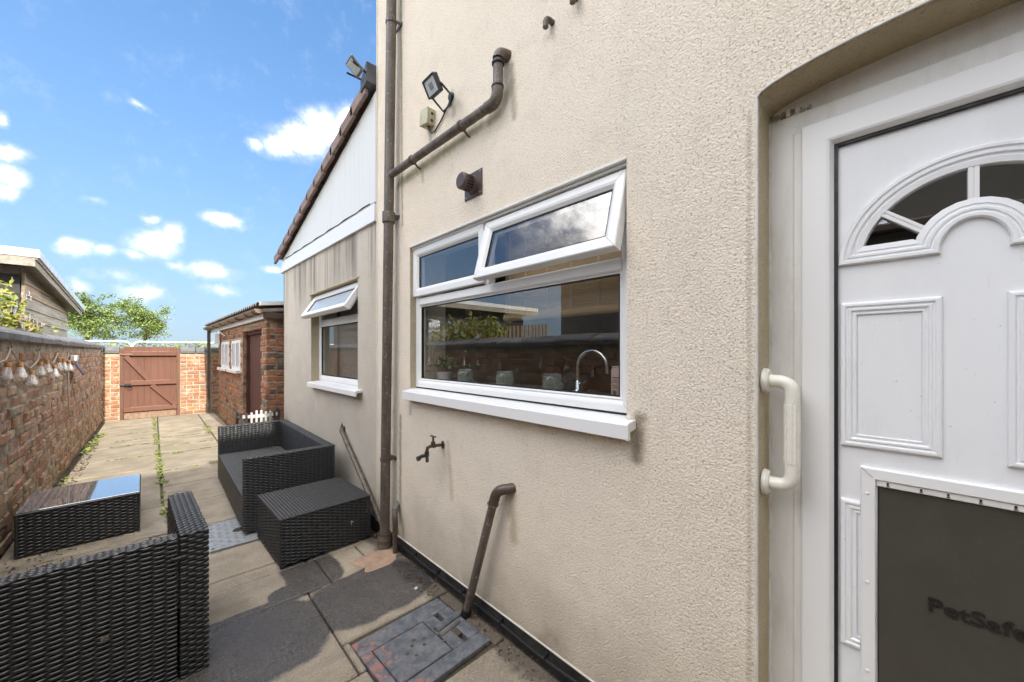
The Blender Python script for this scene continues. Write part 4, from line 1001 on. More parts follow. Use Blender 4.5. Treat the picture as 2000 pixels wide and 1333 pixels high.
mb = MB(); mb.prism([(8.81, 2.19), (12.49, 2.19), (12.49, szr(12.49)-.07), (8.81, szr(8.81)-.07)], 0, -6.1, sx-.021); obj('upper_shell', mb, 'weather', shd)
mb = MB(); mb.prism([(8.38, szr(8.38)-.055), (13.16, szr(13.16)-.055), (13.16, szr(13.16)), (8.38, szr(8.38))], 0, -6.4, sx+.18); obj('roof', mb, 'weather', shd)
mb = MB(); mb.prism([(8.38, szr(8.38)-.02), (13.2, szr(13.2)-.02), (13.2, szr(13.2)+.085), (8.38, szr(8.38)+.085)], 0, sx+.182, sx+.20); mb.prism([(8.38, szr(8.38)+.068), (13.2, szr(13.2)+.068), (13.2, szr(13.2)+.085), (8.38, szr(8.38)+.085)], 0, sx+.02, sx+.182); obj('roof_edging', mb, 'roof_felt', shd)
part('front_edging', shd, 'white_paint', (-6.4, sx+.20, 8.36, 8.379, szr(8.38)-.022, szr(8.38)+.087), b=.002)
part('bargeboard', shd, 'weather', (-6.4, sx+.16, 8.37, 8.40, szr(8.38)-.15, szr(8.38)-.025), b=.004)
mb = MB(); mb.prism([(8.40, szr(8.40)-.15), (13.1, szr(13.1)-.15), (13.1, szr(13.1)-.056), (8.40, szr(8.40)-.056)], 0, sx+.13, sx+.16); obj('bargeboard', mb, 'weather', shd)
M['shed_black'] = simple('black_stained_wood', (.02, .021, .022), (.035, .035, .035), 10, .6)
part('front_boarding', shd, 'shed_black', (-6.1, sx-.03, 8.74, 8.809, 0, 2.52), b=0)
wd = part('window', shd, 'shed_black', (-3.0, -1.8, 8.70, 8.738, 1.3, 2.35), b=.004)
part('pane', wd, 'glass', (-2.9, -1.9, 8.694, 8.699, 1.36, 2.28), b=0)
part('door', shd, 'shed_black', (-4.8, -3.6, 8.70, 8.738, .1, 2.3), b=.004)

# neighbour's slatted fence and rear wing (both seen in the window reflections)
fn = thing('slat_fence', 'pale wooden slat fence reflected in the kitchen window', 'fence', (-2.7, 6.1, 0))
for i in range(27): part('slat', fn, 'fence_wood', (-1.13-i*.122, -1.06-i*.122, 6.10, 6.12, .05, 1.80+.012*i), b=0)
part('rail', fn, 'fence_wood', (-4.35, -1.06, 6.122, 6.15, .5, .58), (-4.35, -1.06, 6.122, 6.15, 1.5, 1.58), b=0)
nw = thing('neighbour_wing', 'dark brick rear wing of the neighbouring house seen in the window reflection', 'house', (-3.4, 2, 0))
part('wall', nw, 'wing_render', (-5.2, -2.6, -1.2, 4.3, 0, 2.62), b=0)
part('roof', nw, 'slate', (-5.3, -2.5, -1.2, 4.4, 2.62, 2.70), b=.01); part('upper_wall', nw, 'wing_render', (-5.2, -3.2, -1.2, .2, 2.701, 4.3), b=0)
part('gutter', nw, 'brown', (-2.499, -2.40, -1.2, 4.45, 2.60, 2.69), b=.02)
wd = part('window', nw, 'upvc', (-2.599, -2.57, 1.6, 2.7, 1.0, 2.0), b=.004); part('pane', wd, 'glass', (-2.569, -2.566, 1.68, 2.62, 1.08, 1.92), b=0)
tr = thing('terrace_house', 'cream rendered terrace house behind the viewer, shading the near yard', 'house', (-1, -3, 0))
part('wall', tr, 'render', (-9, 9, -12.0, -4.0, 0, 5.85), b=0)  # unseen wall, cream render chosen to bounce more light
mb = MB(); mb.prism([(-3.75, 5.86), (-12.3, 5.86), (-8, 8.2)], 0, -9.2, 9.2); obj('roof', mb, 'slate', tr)

# ================================================================== RATTAN FURNITURE
def weave(W, H, sp=.020, sh=.0088, A=.0028, sub=4, seed=0, wrap=True):
    """flat strands passing over and under hidden stakes: local x right, z up, strands proud towards -y"""
    r = np.random.default_rng(seed)
    nc = max(8, int(round(W/sp*sub))); nr = max(3, int(round(H/sh)))
    u = np.linspace(0, W, nc+1); vs = []; V = []
    fr = (.02, .30, .70, .98); pr = (-.0032, .0003, .0003, -.0032)
    sag = r.normal(0, .0006, nr)
    drift = np.cumsum(r.normal(0, .02, nr))
    for k in range(nr):
        ph = math.pi*(u/sp+k)+drift[k]*.3
        d = A*np.tanh(1.6*np.sin(ph))
        wv = .0016*np.sin(ph)            # strands dip where they pass behind
        for f, p in zip(fr, pr):
            V.append(np.stack([u, -(d+p), (k+f)*H/nr+sag[k]-wv*.5], 1))
    V = np.concatenate(V); n = nc+1; F = []
    for k in range(nr):
        for q in range(3):
            a = (k*4+q)*n+np.arange(nc)
            F.append(np.stack([a, a+1, a+1+n, a+n], 1))
    return V, np.concatenate(F)
def weave_panel(name, parent, m, W, H, back=True, **k):
    V, F = weave(W, H, **k)
    mw = MATS[parent].inverted() @ (m if isinstance(m, Matrix) else m)
    Rm = np.array(mw.to_3x3()); T = np.array(mw.translation)
    V = V @ Rm.T+T
    me = bpy.data.meshes.new(name); me.from_pydata(V.tolist(), [], F.tolist()); me.update()
    me.polygons.foreach_set('use_smooth', [True]*len(me.polygons))
    return obj(name, me, 'rattan', parent, local=True)
def frame_m(o, xd, yd):
    """matrix with x along xd, -y along the outward normal, z along zd = remaining"""
    x = Vector(xd).normalized(); out = Vector(yd).normalized(); z = x.cross(-out)
    m = Matrix((x, -out, z)).transposed().to_4x4(); m.translation = Vector(o); return m
def rattan_block(parent, x0, x1, y0, y1, z0, z1, faces, name='panel', base=None, **k):
    """a woven box; faces: any of '-y','+y','-x','+x','+z','+zl' in the local axes of parent"""
    P = MATS[parent]; g = .004
    mb = MB(); mb.box(x0+.006, x1-.006, y0+.006, y1-.006, z0+.01, z1-.006); obj(name+'_core', mb, 'rattan_core', parent, local=True)
    for i, f in enumerate(faces):
        kk = dict(k); kk['seed'] = rnd.randrange(9999)
        if f == '-y': m = frame_m((x0, y0, z0), (1, 0, 0), (0, -1, 0)); W, H = x1-x0, z1-z0
        elif f == '+y': m = frame_m((x1, y1, z0), (-1, 0, 0), (0, 1, 0)); W, H = x1-x0, z1-z0
        elif f == '-x': m = frame_m((x0, y1, z0), (0, -1, 0), (-1, 0, 0)); W, H = y1-y0, z1-z0
        elif f == '+x': m = frame_m((x1, y0, z0), (0, 1, 0), (1, 0, 0)); W, H = y1-y0, z1-z0
        elif f == '+z': m = frame_m((x0, y0, z1), (1, 0, 0), (0, 0, 1)); W, H = x1-x0, y1-y0       # strands along x
        elif f == '+zl': m = frame_m((x1, y0, z1), (0, 1, 0), (0, 0, 1)); W, H = y1-y0, x1-x0     # strands along y
        weave_panel(name, parent, P @ m, W, H, **kk)

# two-seat sofa against the extension wall
sofa = thing('rattan_sofa', 'black woven rattan sofa without cushions against the grey wall', 'sofa', (.5, 3.5, 0), R(-.6))
SW_, SD, SH_ = 1.80, .66, .59      # length along y, depth along x
K = dict(sub=5, sp=.034, sh=.0105, A=.0042)
rattan_block(sofa, 0, SD, 0, .075, .02, SH_, ('-y', '+y', '-x'), 'arm', **K)
weave_panel('arm_top', sofa, MATS[sofa] @ frame_m((0, 0, SH_), (1, 0, 0), (0, 0, 1)), SD, .075, sp=.02, sub=3)
rattan_block(sofa, 0, SD, SW_-.075, SW_, .02, SH_-.004, ('-y', '-x'), 'arm', **K)
weave_panel('arm_top', sofa, MATS[sofa] @ frame_m((0, SW_-.075, SH_-.004), (1, 0, 0), (0, 0, 1)), SD, .075, sp=.02, sub=3)
rattan_block(sofa, SD-.075, SD, .078, SW_-.078, .02, SH_-.004, (), 'backrest', **K)
for a, b in ((.078, SW_/2-.002), (SW_/2+.002, SW_-.078)):
    weave_panel('back_panel', sofa, MATS[sofa] @ frame_m((SD-.076, b, .28), (0, -1, 0), (-1, 0, 0)), b-a, .30, sp=.02, sub=3)
    weave_panel('seat', sofa, MATS[sofa] @ frame_m((.0, a, .285), (1, 0, 0), (0, 0, 1)), SD-.08, b-a, sp=.016, sh=.0075, sub=2)
    weave_panel('apron', sofa, MATS[sofa] @ frame_m((-.001, b, .03), (0, -1, 0), (-1, 0, 0)), b-a, .255, sp=.02, sub=3)
weave_panel('back_top', sofa, MATS[sofa] @ frame_m((SD-.076, .078, SH_-.002), (1, 0, 0), (0, 0, 1)), .076, SW_-.156, sp=.02, sub=3)
mb = MB(); mb.box(.008, SD-.08, .08, SW_-.08, .03, .279); obj('seat_base', mb, 'rattan_core', sofa, local=True)
mb = MB(); mb.tube([(SD-.2, SW_-.30, .292), (SD-.12, SW_-.22, .293), (SD-.13, SW_-.12, .292)], .003, 5)
for i in range(14): mb.box(*(lambda x, y: (x, x+.02, y, y+.012))(SD-.25+rnd.random()*.12, SW_-.2+rnd.random()*.1), .289, .293)
obj('dry_leaves', mb, 'debris', sofa, local=True, kind='stuff')

# footstool
st = thing('rattan_footstool', 'low black woven rattan footstool in front of the sofa arm', 'footstool', (.592, 2.80, 0), R(2.0))
FW, FD, FH = .60, .60, .332
rattan_block(st, 0, FW, .0, FD, .015, FH-.012, ('-y', '-x', '+x'), 'side', sub=5, sp=.034, sh=.0105, A=.0042)
mb = MB(); mb.box(-.004, FW+.004, -.004, FD+.004, FH-.016, FH-.007, b=.003); obj('rim', mb, 'rattan', st, local=True)
weave_panel('top', st, MATS[st] @ frame_m((0, 0, FH-.004), (1, 0, 0), (0, 0, 1)), FW, FD, sp=.02, sh=.0088, sub=3)
for x, y in ((.004, .004), (FW-.004, .004), (.004, FD-.004)):
    mb = MB(); mb.tube([(x, y, .01), (x, y, FH-.016)], .007, 8); obj('corner_strip', mb, 'rattan', st, True, local=True)
mb = MB()
for i in range(5): mb.tube([(FW+.002, .0+i*.006, .315-i*.012), (FW-.02-.02*rnd.random(), -.006, .285-.02*i)], .0025, 5)
obj('frayed_strand', mb, 'rattan', st, True, local=True, kind='stuff')
mb = MB(); mb.box(.45, .468, -.0075, -.004, .165, .172); mb.box(.455, .459, -.0075, -.004, .145, .18); obj('paint_fleck', mb, 'grime', st, local=True, kind='stuff')

# glass topped coffee table
ct = thing('rattan_coffee_table', 'low black rattan coffee table with reflecting glass top by the brick wall', 'coffee table', (-.68, 4.16, 0), R(.8))
CW, CDp, CH = .60, .60, .32
rattan_block(ct, 0, CW, 0, CDp, .015, CH-.026, ('-y', '-x', '+x'), 'side', sub=5, sp=.038, sh=.0115, A=.0045)
mb = MB(); mb.box(-.006, CW+.006, -.006, CDp+.006, CH-.026, CH-.012, b=.004); obj('rim', mb, 'rattan', ct, local=True)
mb = MB(); mb.box(.0, CW, .0, CDp, CH-.011, CH-.004, b=.0015); obj('glass_top', mb, 'glassdark', ct, local=True)
for x, y in ((.006, .0), (CW-.006, .0), (CW-.006, CDp-.005)):
    mb = MB(); mb.tube([(x, y, .01), (x, y, CH-.026)], .009, 8); obj('corner_strip', mb, 'rattan', ct, True, local=True)

# armchair seen from behind
ch = thing('rattan_armchair', 'black rattan armchair seen from behind in the near corner', 'armchair', (.178, 2.155, 0), R(2.2))
AW, AD, AH = .78, .655, .62
rattan_block(ch, -.095, 0, 0, AD, .0, AH, ('-y', '-x', '+x'), 'arm', sp=.026, sub=6, sh=.0125, A=.0040)
weave_panel('arm_top', ch, MATS[ch] @ frame_m((-.095, 0, AH), (1, 0, 0), (0, 0, 1)), .095, AD, sp=.021, sh=.0165, sub=5, A=.0036)
rattan_block(ch, -AW, -.104, .012, .072, .0, AH-.010, ('-y',), 'backrest', sp=.040, sub=9, sh=.0095, A=.0050)
weave_panel('back_top', ch, MATS[ch] @ frame_m((-AW, .012, AH-.010), (1, 0, 0), (0, 0, 1)), AW-.104, .06, sp=.021, sh=.0100, sub=5)
rattan_block(ch, -AW-.1, -AW-.004, 0, AD, .0, AH, ('-y', '+x'), 'arm', sp=.02, sub=3)
weave_panel('arm_top', ch, MATS[ch] @ frame_m((-AW-.1, 0, AH), (1, 0, 0), (0, 0, 1)), .095, AD, sp=.019, sh=.0100, sub=3)
mb = MB(); mb.box(-AW, -.1, .076, AD-.02, .03, .27); obj('seat_base', mb, 'rattan_core', ch, local=True)
weave_panel('seat', ch, MATS[ch] @ frame_m((-AW, .076, .275), (1, 0, 0), (0, 0, 1)), AW-.1, AD-.1, sp=.02, sub=2)
mb = MB(); mb.box(-.125, -.082, -.012, -.004, .525, .533, b=.002); mb.box(-.128, -.120, -.015, -.004, .521, .537, b=.002); mb.box(-.092, -.080, -.015, -.004, .522, .536, b=.002); obj('joining_clip', mb, 'iron', ch, local=True)
mb = MB(); mb.add([(-.315+.011*math.cos(a)*(1+.25*math.sin(3*a)), -.0075, .30+.013*math.sin(a)) for a in [i*.52 for i in range(12)]], [tuple(range(12))]); obj('paint_fleck', mb, 'brown_old', ch, local=True, kind='stuff')

# chromed fire basket behind the sofa
fb = thing('fire_basket', 'chrome and black fire basket behind the sofa by the brick outbuilding', 'fire basket', (1.0, 5.75, 0))
fx0, fx1, fy0, fy1 = .775, 1.17, 5.62, 5.86
def bowed(t): return fy0-.05*math.sin(t*math.pi)
mb = MB()
for i in range(13): pass
mb = MB(); n = 16
mb.add([(fx0+(fx1-fx0)*i/n, bowed(i/n)+e, z) for i in range(n+1) for e, z in ((-.004, .60), (-.004, .64), (.004, .64), (.004, .60))], [(4*i+k, 4*i+(k+1) % 4, 4*i+4+(k+1) % 4, 4*i+4+k) for i in range(n) for k in range(4)]); obj('front_rail', mb, 'satin', fb)
for i in range(9):
    t = i/8; x = fx0+(fx1-fx0)*t; y = bowed(t); c_ = 'iron' if i in (0, 1, 7, 8) else 'satin'
    part('bar', fb, c_, (x-.012, x+.012, y-.014, y-.005, .40, .69 if i in (3, 4) else .668), b=.003)
for s_ in (fx0-.02, fx1+.02):
    for k in range(4): part('bar', fb, 'iron', (s_-.006, s_+.006, fy0+.03+k*.06, fy0+.045+k*.06, .40, .675), b=.003)
    part('side_rail', fb, 'iron', (s_-.012, s_+.012, fy0, fy1, .60, .625), b=.003); part('side_rail', fb, 'iron', (s_-.012, s_+.012, fy0, fy1, .41, .435), b=.003)
part('grate', fb, 'iron', (fx0, fx1, fy0, fy1, .40, .42), b=.003)
for x in (fx0, fx1):
    for y in (fy0+.01, fy1-.01): part('leg', fb, 'iron', (x-.012, x+.012, y-.012, y+.012, -.02, .40), b=.003)

# ================================================================== PIPES AND FITTINGS
def collar(parent, c, r, h, mat='brown', axis=(0, 0, 1), name='collar'):
    mb = MB(); mb.lathe([(r-.004, -h/2), (r+.002, -h/2), (r+.003, -h/2+.003), (r+.003, h/2-.003), (r+.002, h/2), (r-.004, h/2)], 24, c, axis); return obj(name, mb, mat, parent, True)
dpx = 1.212
def dpy(z): return 2.622-(z)*(.112/3.9)
dp2 = thing('downpipe', 'tall brown downpipe on the cream house corner', 'downpipe', (dpx, dpy(0), 0))
mb = MB(); mb.tube([(dpx, dpy(.04), .03), (dpx, dpy(2.33), 2.33)], .034, 24); obj('lower_pipe', mb, 'brown_old', dp2, True)
mb = MB(); mb.tube([(dpx, dpy(2.3), 2.31), (dpx, dpy(5.3), 5.3)], .034, 24); obj('upper_pipe', mb, 'brown_old', dp2, True)
for z, r, h in ((2.36, .041, .075), (.06, .044, .09), (.012, .047, .03)): collar(dp2, (dpx, dpy(z), z), r, h, 'brown_old')
for z in (.64, 3.72, 2.372):
    mb = MB(); mb.lathe([(.0345, -.011), (.0385, -.011), (.0385, .011), (.0345, .011)], 24, (dpx, dpy(z), z)); mb.box(dpx+.01, WX+.003, dpy(z)-.035, dpy(z)-.028, z-.011, z+.011, b=.002); mb.box(WX-.005, WX+.003, dpy(z)-.05, dpy(z)+.05, z-.013, z+.013, b=.002); obj('bracket', mb, 'brown', dp2, True)
for z in (.05, .10):
    collar(dp2, (dpx, dpy(z), z), .046, .012, 'brown', name='rubber_ring')
# waste pipe running down into the downpipe
wx = 1.224
wp = thing('waste_pipe', 'brown waste pipe sloping down across the wall above the vent into the downpipe', 'waste pipe', (wx, 1.9, 2.6))
A_, B_, C_ = Vector((wx, 1.393, 2.862)), Vector((wx, 1.395, 2.655)), Vector((1.214, 2.535, 2.652))
C_ = Vector((1.215, 2.53, 2.655)); B_ = Vector((wx, 1.400, 2.668))
B_.z = 2.645
mb = MB(); mb.tube([(WX+.01, 1.375, 2.868), (wx+.028, 1.382, 2.866)]+bend((wx+.03, 1.382, 2.866), (wx, 1.390, 2.866), (wx, 1.392, 2.80), .03, 6), .0285, 20); obj('elbow', mb, 'brown', wp, True)
mb = MB(); mb.tube([(wx, 1.392, 2.83), (wx, 1.396, 2.67)], .0245, 20); obj('drop_pipe', mb, 'brown_old', wp, True)
E1 = Vector((wx, 1.400, 2.635)); D1 = (C_-E1).normalized()
mb = MB(); mb.tube([(wx, 1.3965, 2.70)]+bend((wx, 1.397, 2.69), E1, E1+D1*.08, .045, 8)+[E1+D1*.075], .0285, 20); obj('elbow', mb, 'brown_old', wp, True)
mb = MB(); mb.tube([E1+D1*.05, C_], .0245, 20); obj('sloping_pipe', mb, 'brown_old', wp, True)
collar(wp, (wx, 1.3925, 2.815), .0285, .012, 'black', name='rubber_ring'); collar(wp, (wx, 1.3962, 2.703), .0285, .008, 'black', name='rubber_ring')
for f in (.26, .73):
    c_ = E1+D1*((C_-E1).length*f)
    mb = MB(); mb.lathe([(.0248, -.008), (.029, -.008), (.029, .008), (.0248, .008)], 20, c_, D1); mb.tube([c_+Vector((.02, 0, -.018)), c_+Vector((.035, -.004, -.035)), Vector((WX+.004, c_.y-.006, c_.z-.045))], .006, 6); obj('clip', mb, 'brown', wp, True)
# small stubs near the top
s1 = thing('overflow_pipe', 'short brown overflow pipe stub at the top of the wall', 'pipe', (1.25, 1.09, 2.83))
mb = MB(); mb.tube([(WX+.005, 1.085, 2.848)]+bend((1.25, 1.088, 2.85), (1.235, 1.092, 2.852), (1.235, 1.094, 2.80), .018, 5)+[(1.235, 1.094, 2.812)], .0125, 12); obj('pipe', mb, 'brown', s1, True)
s2 = thing('overflow_pipe', 'tip of a second brown overflow pipe cut by the top picture edge', 'pipe', (1.24, .96, 2.85))
mb = MB(); mb.tube([(WX+.005, .955, 2.865)]+bend((1.25, .952, 2.87), (1.235, .950, 2.87), (1.235, .948, 2.83), .015, 5)+[(1.235, .948, 2.822)], .012, 12); obj('pipe', mb, 'brown', s2, True)
# sloping pipe from the wall down to the drain cover
p2 = thing('drain_pipe', 'brown drain pipe leaning from the wall to the gully cover', 'drain pipe', (1.22, 1.64, 0))
a_ = Vector((1.222, 1.410, .708)); b_ = Vector((1.212, 1.640, .004)); dd = (b_-a_).normalized()
mb = MB(); mb.tube([(WX+.01, 1.338, .742), (1.258, 1.352, .738)]+bend((1.25, 1.362, .735), (1.226, 1.402, .728), a_+dd*.07, .04, 8)+[a_+dd*.055], .0255, 20); obj('elbow', mb, 'brown', p2, True)
mb = MB(); mb.tube([a_+dd*.03, b_], .0215, 20); obj('pipe', mb, 'brown_old', p2, True)
collar(p2, a_+dd*.06, .0262, .006, 'brown_old', dd, 'rim'); collar(p2, b_-dd*.03, .0235, .008, 'bead', dd, 'rim'); 
mb = MB(); mb.lathe([(.0225, -.04), (.0275, -.04), (.0285, .012), (.02, .012)], 18, b_, dd); obj('socket', mb, 'black', p2, True)
# short trap pipe by the downpipe
p3 = thing('trap_pipe', 'short stained grey and brown bent pipe beside the downpipe foot', 'drain pipe', (1.23, 2.48, 0))
mb = MB(); mb.tube([(WX+.01, 2.535, .325), (1.232, 2.505, .292)], .020, 14); obj('stub', mb, 'grey_pipe', p3, True)
mb = MB(); mb.tube([(1.238, 2.51, .30)]+bend((1.232, 2.503, .288), (1.222, 2.478, .262), (1.224, 2.478, .2), .04, 8)+[(1.225, 2.480, .19), (1.226, 2.484, .13)], .0185, 14); obj('elbow', mb, 'brown_old', p3, True)
mb = MB(); mb.tube([(1.226, 2.484, .15), (1.227, 2.488, -.03)], .0165, 14); obj('pipe', mb, 'brown_old', p3, True)
for z in (.165, .15, .135): collar(p3, (1.226, 2.4835, z), .0185, .006, 'brown', name='ring')
# pipe leaning against the extension wall
p4 = thing('waste_pipe', 'grey brown pipe slanting down the extension wall behind the downpipe', 'waste pipe', (1.25, 3.2, .4))
mb = MB(); mb.tube([(EX+.01, 3.615, .705), (1.256, 3.60, .70), (1.252, 3.585, .675)], .0225, 16); obj('elbow', mb, 'brown_old', p4, True)
mb = MB(); mb.tube([(1.252, 3.59, .685), (1.246, 2.72, .10)], .0195, 16); obj('pipe', mb, 'brown_old', p4, True)
mb = MB(); mb.lathe([(.0, .05), (.004, .03), (.014, 0), (0, 0)], 8, (1.258, 3.605, .718)); obj('cap', mb, 'iron', p4, True)
# boiler flue
fv = thing('flue_vent', 'brown plastic flue vent on a square plate above the kitchen window', 'vent', (WX, 1.65, 2.32))
vc = Vector((WX, 1.650, 2.318))
mb = MB(); mb.box(WX-.006, WX-.0005, vc.y-.078, vc.y+.078, vc.z-.070, vc.z+.070, b=.003); obj('plate', mb, 'brownplate', fv)
for a in (-1, 1):
    for b in (-1, 1):
        mb = MB(); mb.lathe([(0, .004), (.0045, .003), (.006, 0)], 8, (WX-.006, vc.y+a*.063, vc.z+b*.056), (-1, 0, 0)); obj('screw', mb, 'alu_grey', fv, True)
mb = MB(); mb.lathe([(.050, 0), (.044, .010), (.043, .022)], 28, (WX-.006, vc.y, vc.z), (-1, 0, 0)); obj('collar', mb, 'brownplate', fv, True)
for i in range(18):
    a = 2*math.pi*i/18; mb = MB(); c_ = Vector((0, math.cos(a), math.sin(a)))*.041
    mb.tube([(WX-.024, vc.y+c_.y, vc.z+c_.z), (WX-.075, vc.y+c_.y, vc.z+c_.z)], .0032, 5); obj('vent_bar', mb, 'brownplate', fv)
mb = MB(); mb.lathe([(.030, .02), (.030, .075)], 20, (WX-.006, vc.y, vc.z), (-1, 0, 0)); obj('inner_tube', mb, 'black', fv, True)
mb = MB(); mb.lathe([(0, .086), (.036, .086), (.044, .080), (.045, .066), (0, .066)], 28, (WX-.006, vc.y, vc.z), (-1, 0, 0)); obj('cap', mb, 'brownplate', fv, True)
# garden tap
tp = thing('garden_tap', 'aged brass garden tap with double outlet below the kitchen window', 'tap', (WX, 1.9, .84))
ty, tz = 1.955, .845
mb = MB(); mb.lathe([(.024, 0), (.024, .004), (.010, .006), (.010, .045), (.014, .048), (.014, .062), (.010, .065), (.010, .08)], 12, (WX, ty, tz), (-1, .25, 0)); obj('body', mb, 'brass', tp, True)
mb = MB(); mb.lathe([(.010, 0), (.014, .004), (.014, .018), (.007, .022), (.006, .05)], 10, (WX-.058, ty+.016, tz+.005)); mb.box(WX-.066, WX-.05, ty-.012, ty+.044, tz+.052, tz+.061, b=.004); obj('handle', mb, 'brass', tp, True)
mb = MB(); mb.tube([(WX-.07, ty+.02, tz), (WX-.09, ty+.026, tz-.008), (WX-.094, ty+.027, tz-.03)], .010, 10); obj('spout', mb, 'brass', tp, True)
mb = MB(); mb.lathe([(.013, 0), (.014, .02), (.012, .03)], 10, (WX-.094, ty+.027, tz-.058)); mb.tube([(WX-.092, ty+.035, tz-.055), (WX-.10, ty+.075, tz-.066), (WX-.105, ty+.10, tz-.080)], .011, 10); mb.tube([(WX-.094, ty+.027, tz-.05), (WX-.10, ty+.012, tz-.09)], .010, 10); mb.lathe([(.014, 0), (.014, .02), (0, .02)], 10, (WX-.105, ty+.098, tz-.092), (0, .7, .7)); obj('splitter', mb, 'iron', tp, True)
# flood light
flt = thing('flood_light', 'square LED flood light on a bracket above the junction box', 'flood light', (WX, 1.88, 2.9))
u1 = Vector((-.52, .80, .15)); fl_c = Vector((1.117, 1.82, 2.873))
nrm = Vector((-.87, .0, -.5)).normalized(); ey = Vector((0, 1, 0)); ux = (ey-nrm*ey.dot(nrm)).normalized(); uz = nrm.cross(ux)*-1
uz = ux.cross(nrm); uz = uz if uz.z > 0 else -uz
fm = Matrix((ux, -nrm, uz)).transposed().to_4x4(); fm.translation = fl_c       # local -y faces out
hx, hz_ = .056, .046
mb = MB(); mb.box(-hx, hx, -.004, .022, -hz_, hz_, b=.006); mb.xf(fm); obj('housing', mb, 'alu_dark', flt)
fr_ = MB()
for bx in ((-hx, -hx+.009, -.016, -.004, -hz_, hz_), (hx-.009, hx, -.016, -.004, -hz_, hz_), (-hx+.009, hx-.009, -.016, -.004, -hz_, -hz_+.009), (-hx+.009, hx-.009, -.016, -.004, hz_-.009, hz_)): fr_.box(*bx, b=.003)
fr_.xf(fm); obj('frame', fr_, 'alu_dark', flt)
mb = MB(); mb.box(-hx+.009, hx-.009, -.009, -.0042, -hz_+.009, hz_-.009); mb.xf(fm); obj('lens', mb, 'lens', flt)
mb = MB(); mb.box(-.016, .016, -.0115, -.0092, -.014, .016); mb.xf(fm); obj('led_chip', mb, 'alu_grey', flt)
s0 = fm @ Vector((-hx-.004, .01, -.01)); s1_ = fm @ Vector((hx+.004, .01, -.01))
mb = MB(); mb.tube([s1_, s1_+Vector((.05, -.01, -.045)), (WX-.012, 1.93, 2.845), (WX-.008, 1.87, 2.86), (WX-.012, 1.845, 2.90), s0+Vector((.04, .0, -.02)), s0], .006, 6); obj('bracket', mb, 'alu_dark', flt, True)
mb = MB(); mb.lathe([(0, .015), (.022, .012), (.026, 0)], 14, (WX, 1.862, 2.905), (-1, 0, 0)); obj('wall_plate', mb, 'iron', flt, True)
mb = MB(); mb.tube([(WX-.012, 1.862, 2.90), (WX-.01, 1.873, 2.87), (WX-.008, 1.96, 2.81), (WX-.008, 2.03, 2.775), (WX-.012, 2.062, 2.772), (WX-.03, 2.07, 2.805)], .0045, 8); obj('cable', mb, 'black', flt, True)
jb = thing('junction_box', 'aged cream junction box below the flood light', 'junction box', (WX, 2.09, 2.87))
jm = Matrix.Translation((WX-.028, 2.085, 2.868)) @ Matrix.Rotation(R(8), 4, 'X')
mb = MB(); mb.box(-.018, .027, -.044, .044, -.048, .048, b=.004); mb.xf(jm); obj('box', mb, 'boxcream', jb)
mb = MB(); mb.box(-.030, -.0185, -.046, .046, -.050, .050, b=.004); mb.xf(jm); obj('lid', mb, 'boxcream', jb)
for zz in (-.022, .018):
    mb = MB(); mb.lathe([(.0, .004), (.007, .004), (.010, .0), (.010, -.002)], 10, (.006, -.044, zz), (0, -1, 0)); mb.xf(jm); obj('grommet', mb, 'iron', jb, True)
mb = MB(); mb.lathe([(.0, .004), (.009, .004), (.012, .0), (.012, -.002)], 10, (.004, -.01, -.048), (0, 0, -1)); mb.xf(jm); obj('grommet', mb, 'iron', jb, True)
# second flood light at the house corner
f2 = thing('flood_light', 'flood light seen edge on, jutting from the house corner over the roof', 'flood light', (1.2, 2.95, 3.6))
m2 = Matrix.Translation((1.13, 2.95, 3.60)) @ Matrix.Rotation(R(-4), 4, 'X') @ Matrix.Rotation(R(38), 4, 'Y') @ Matrix.Scale(.75, 4)
mb = MB(); mb.box(-.09, .07, -.08, .08, -.012, .010, b=.008); mb.xf(m2); obj('housing', mb, 'alu_grey', f2)
mb = MB(); mb.box(-.07, .05, -.06, .06, -.020, -.0125, b=.003); mb.xf(m2); obj('lens', mb, 'lens', f2)
mb = MB(); mb.tube([(1.09, 2.90, 3.60), (1.20, 2.915, 3.575), (1.27, 2.92, 3.55)], .008, 6); mb.tube([(1.10, 3.05, 3.60), (1.2, 3.02, 3.58), (1.28, 2.93, 3.56)], .008, 6); obj('bracket', mb, 'iron', f2, True)
mb = MB(); mb.tube([(1.17, 2.95, 3.61), (1.22, 2.92, 3.60), (1.29, 2.905, 3.59)], .005, 6); obj('cable', mb, 'black', f2, True)
# cable clipped along the plinth
cbl = thing('plinth_cable', 'black cable clipped along the black plinth at the wall foot', 'cable', (1.262, 1.5, .03))
mb = MB(); mb.tube([(1.262+.003*math.sin(i*1.3), 2.58-i*.11, .042+.004*math.sin(i*.9)) for i in range(22)], .0075, 8); obj('cord', mb, 'black', cbl, True)
for yy in (2.28, 2.0, 1.74, 1.42, 1.12, .86):
    mb = MB(); mb.box(1.250, 1.279, yy-.004, yy+.004, .046, .056, b=.002); mb.box(1.268, 1.280, yy-.005, yy+.005, .050, .066, b=.002); obj('clip', mb, 'black', cbl)

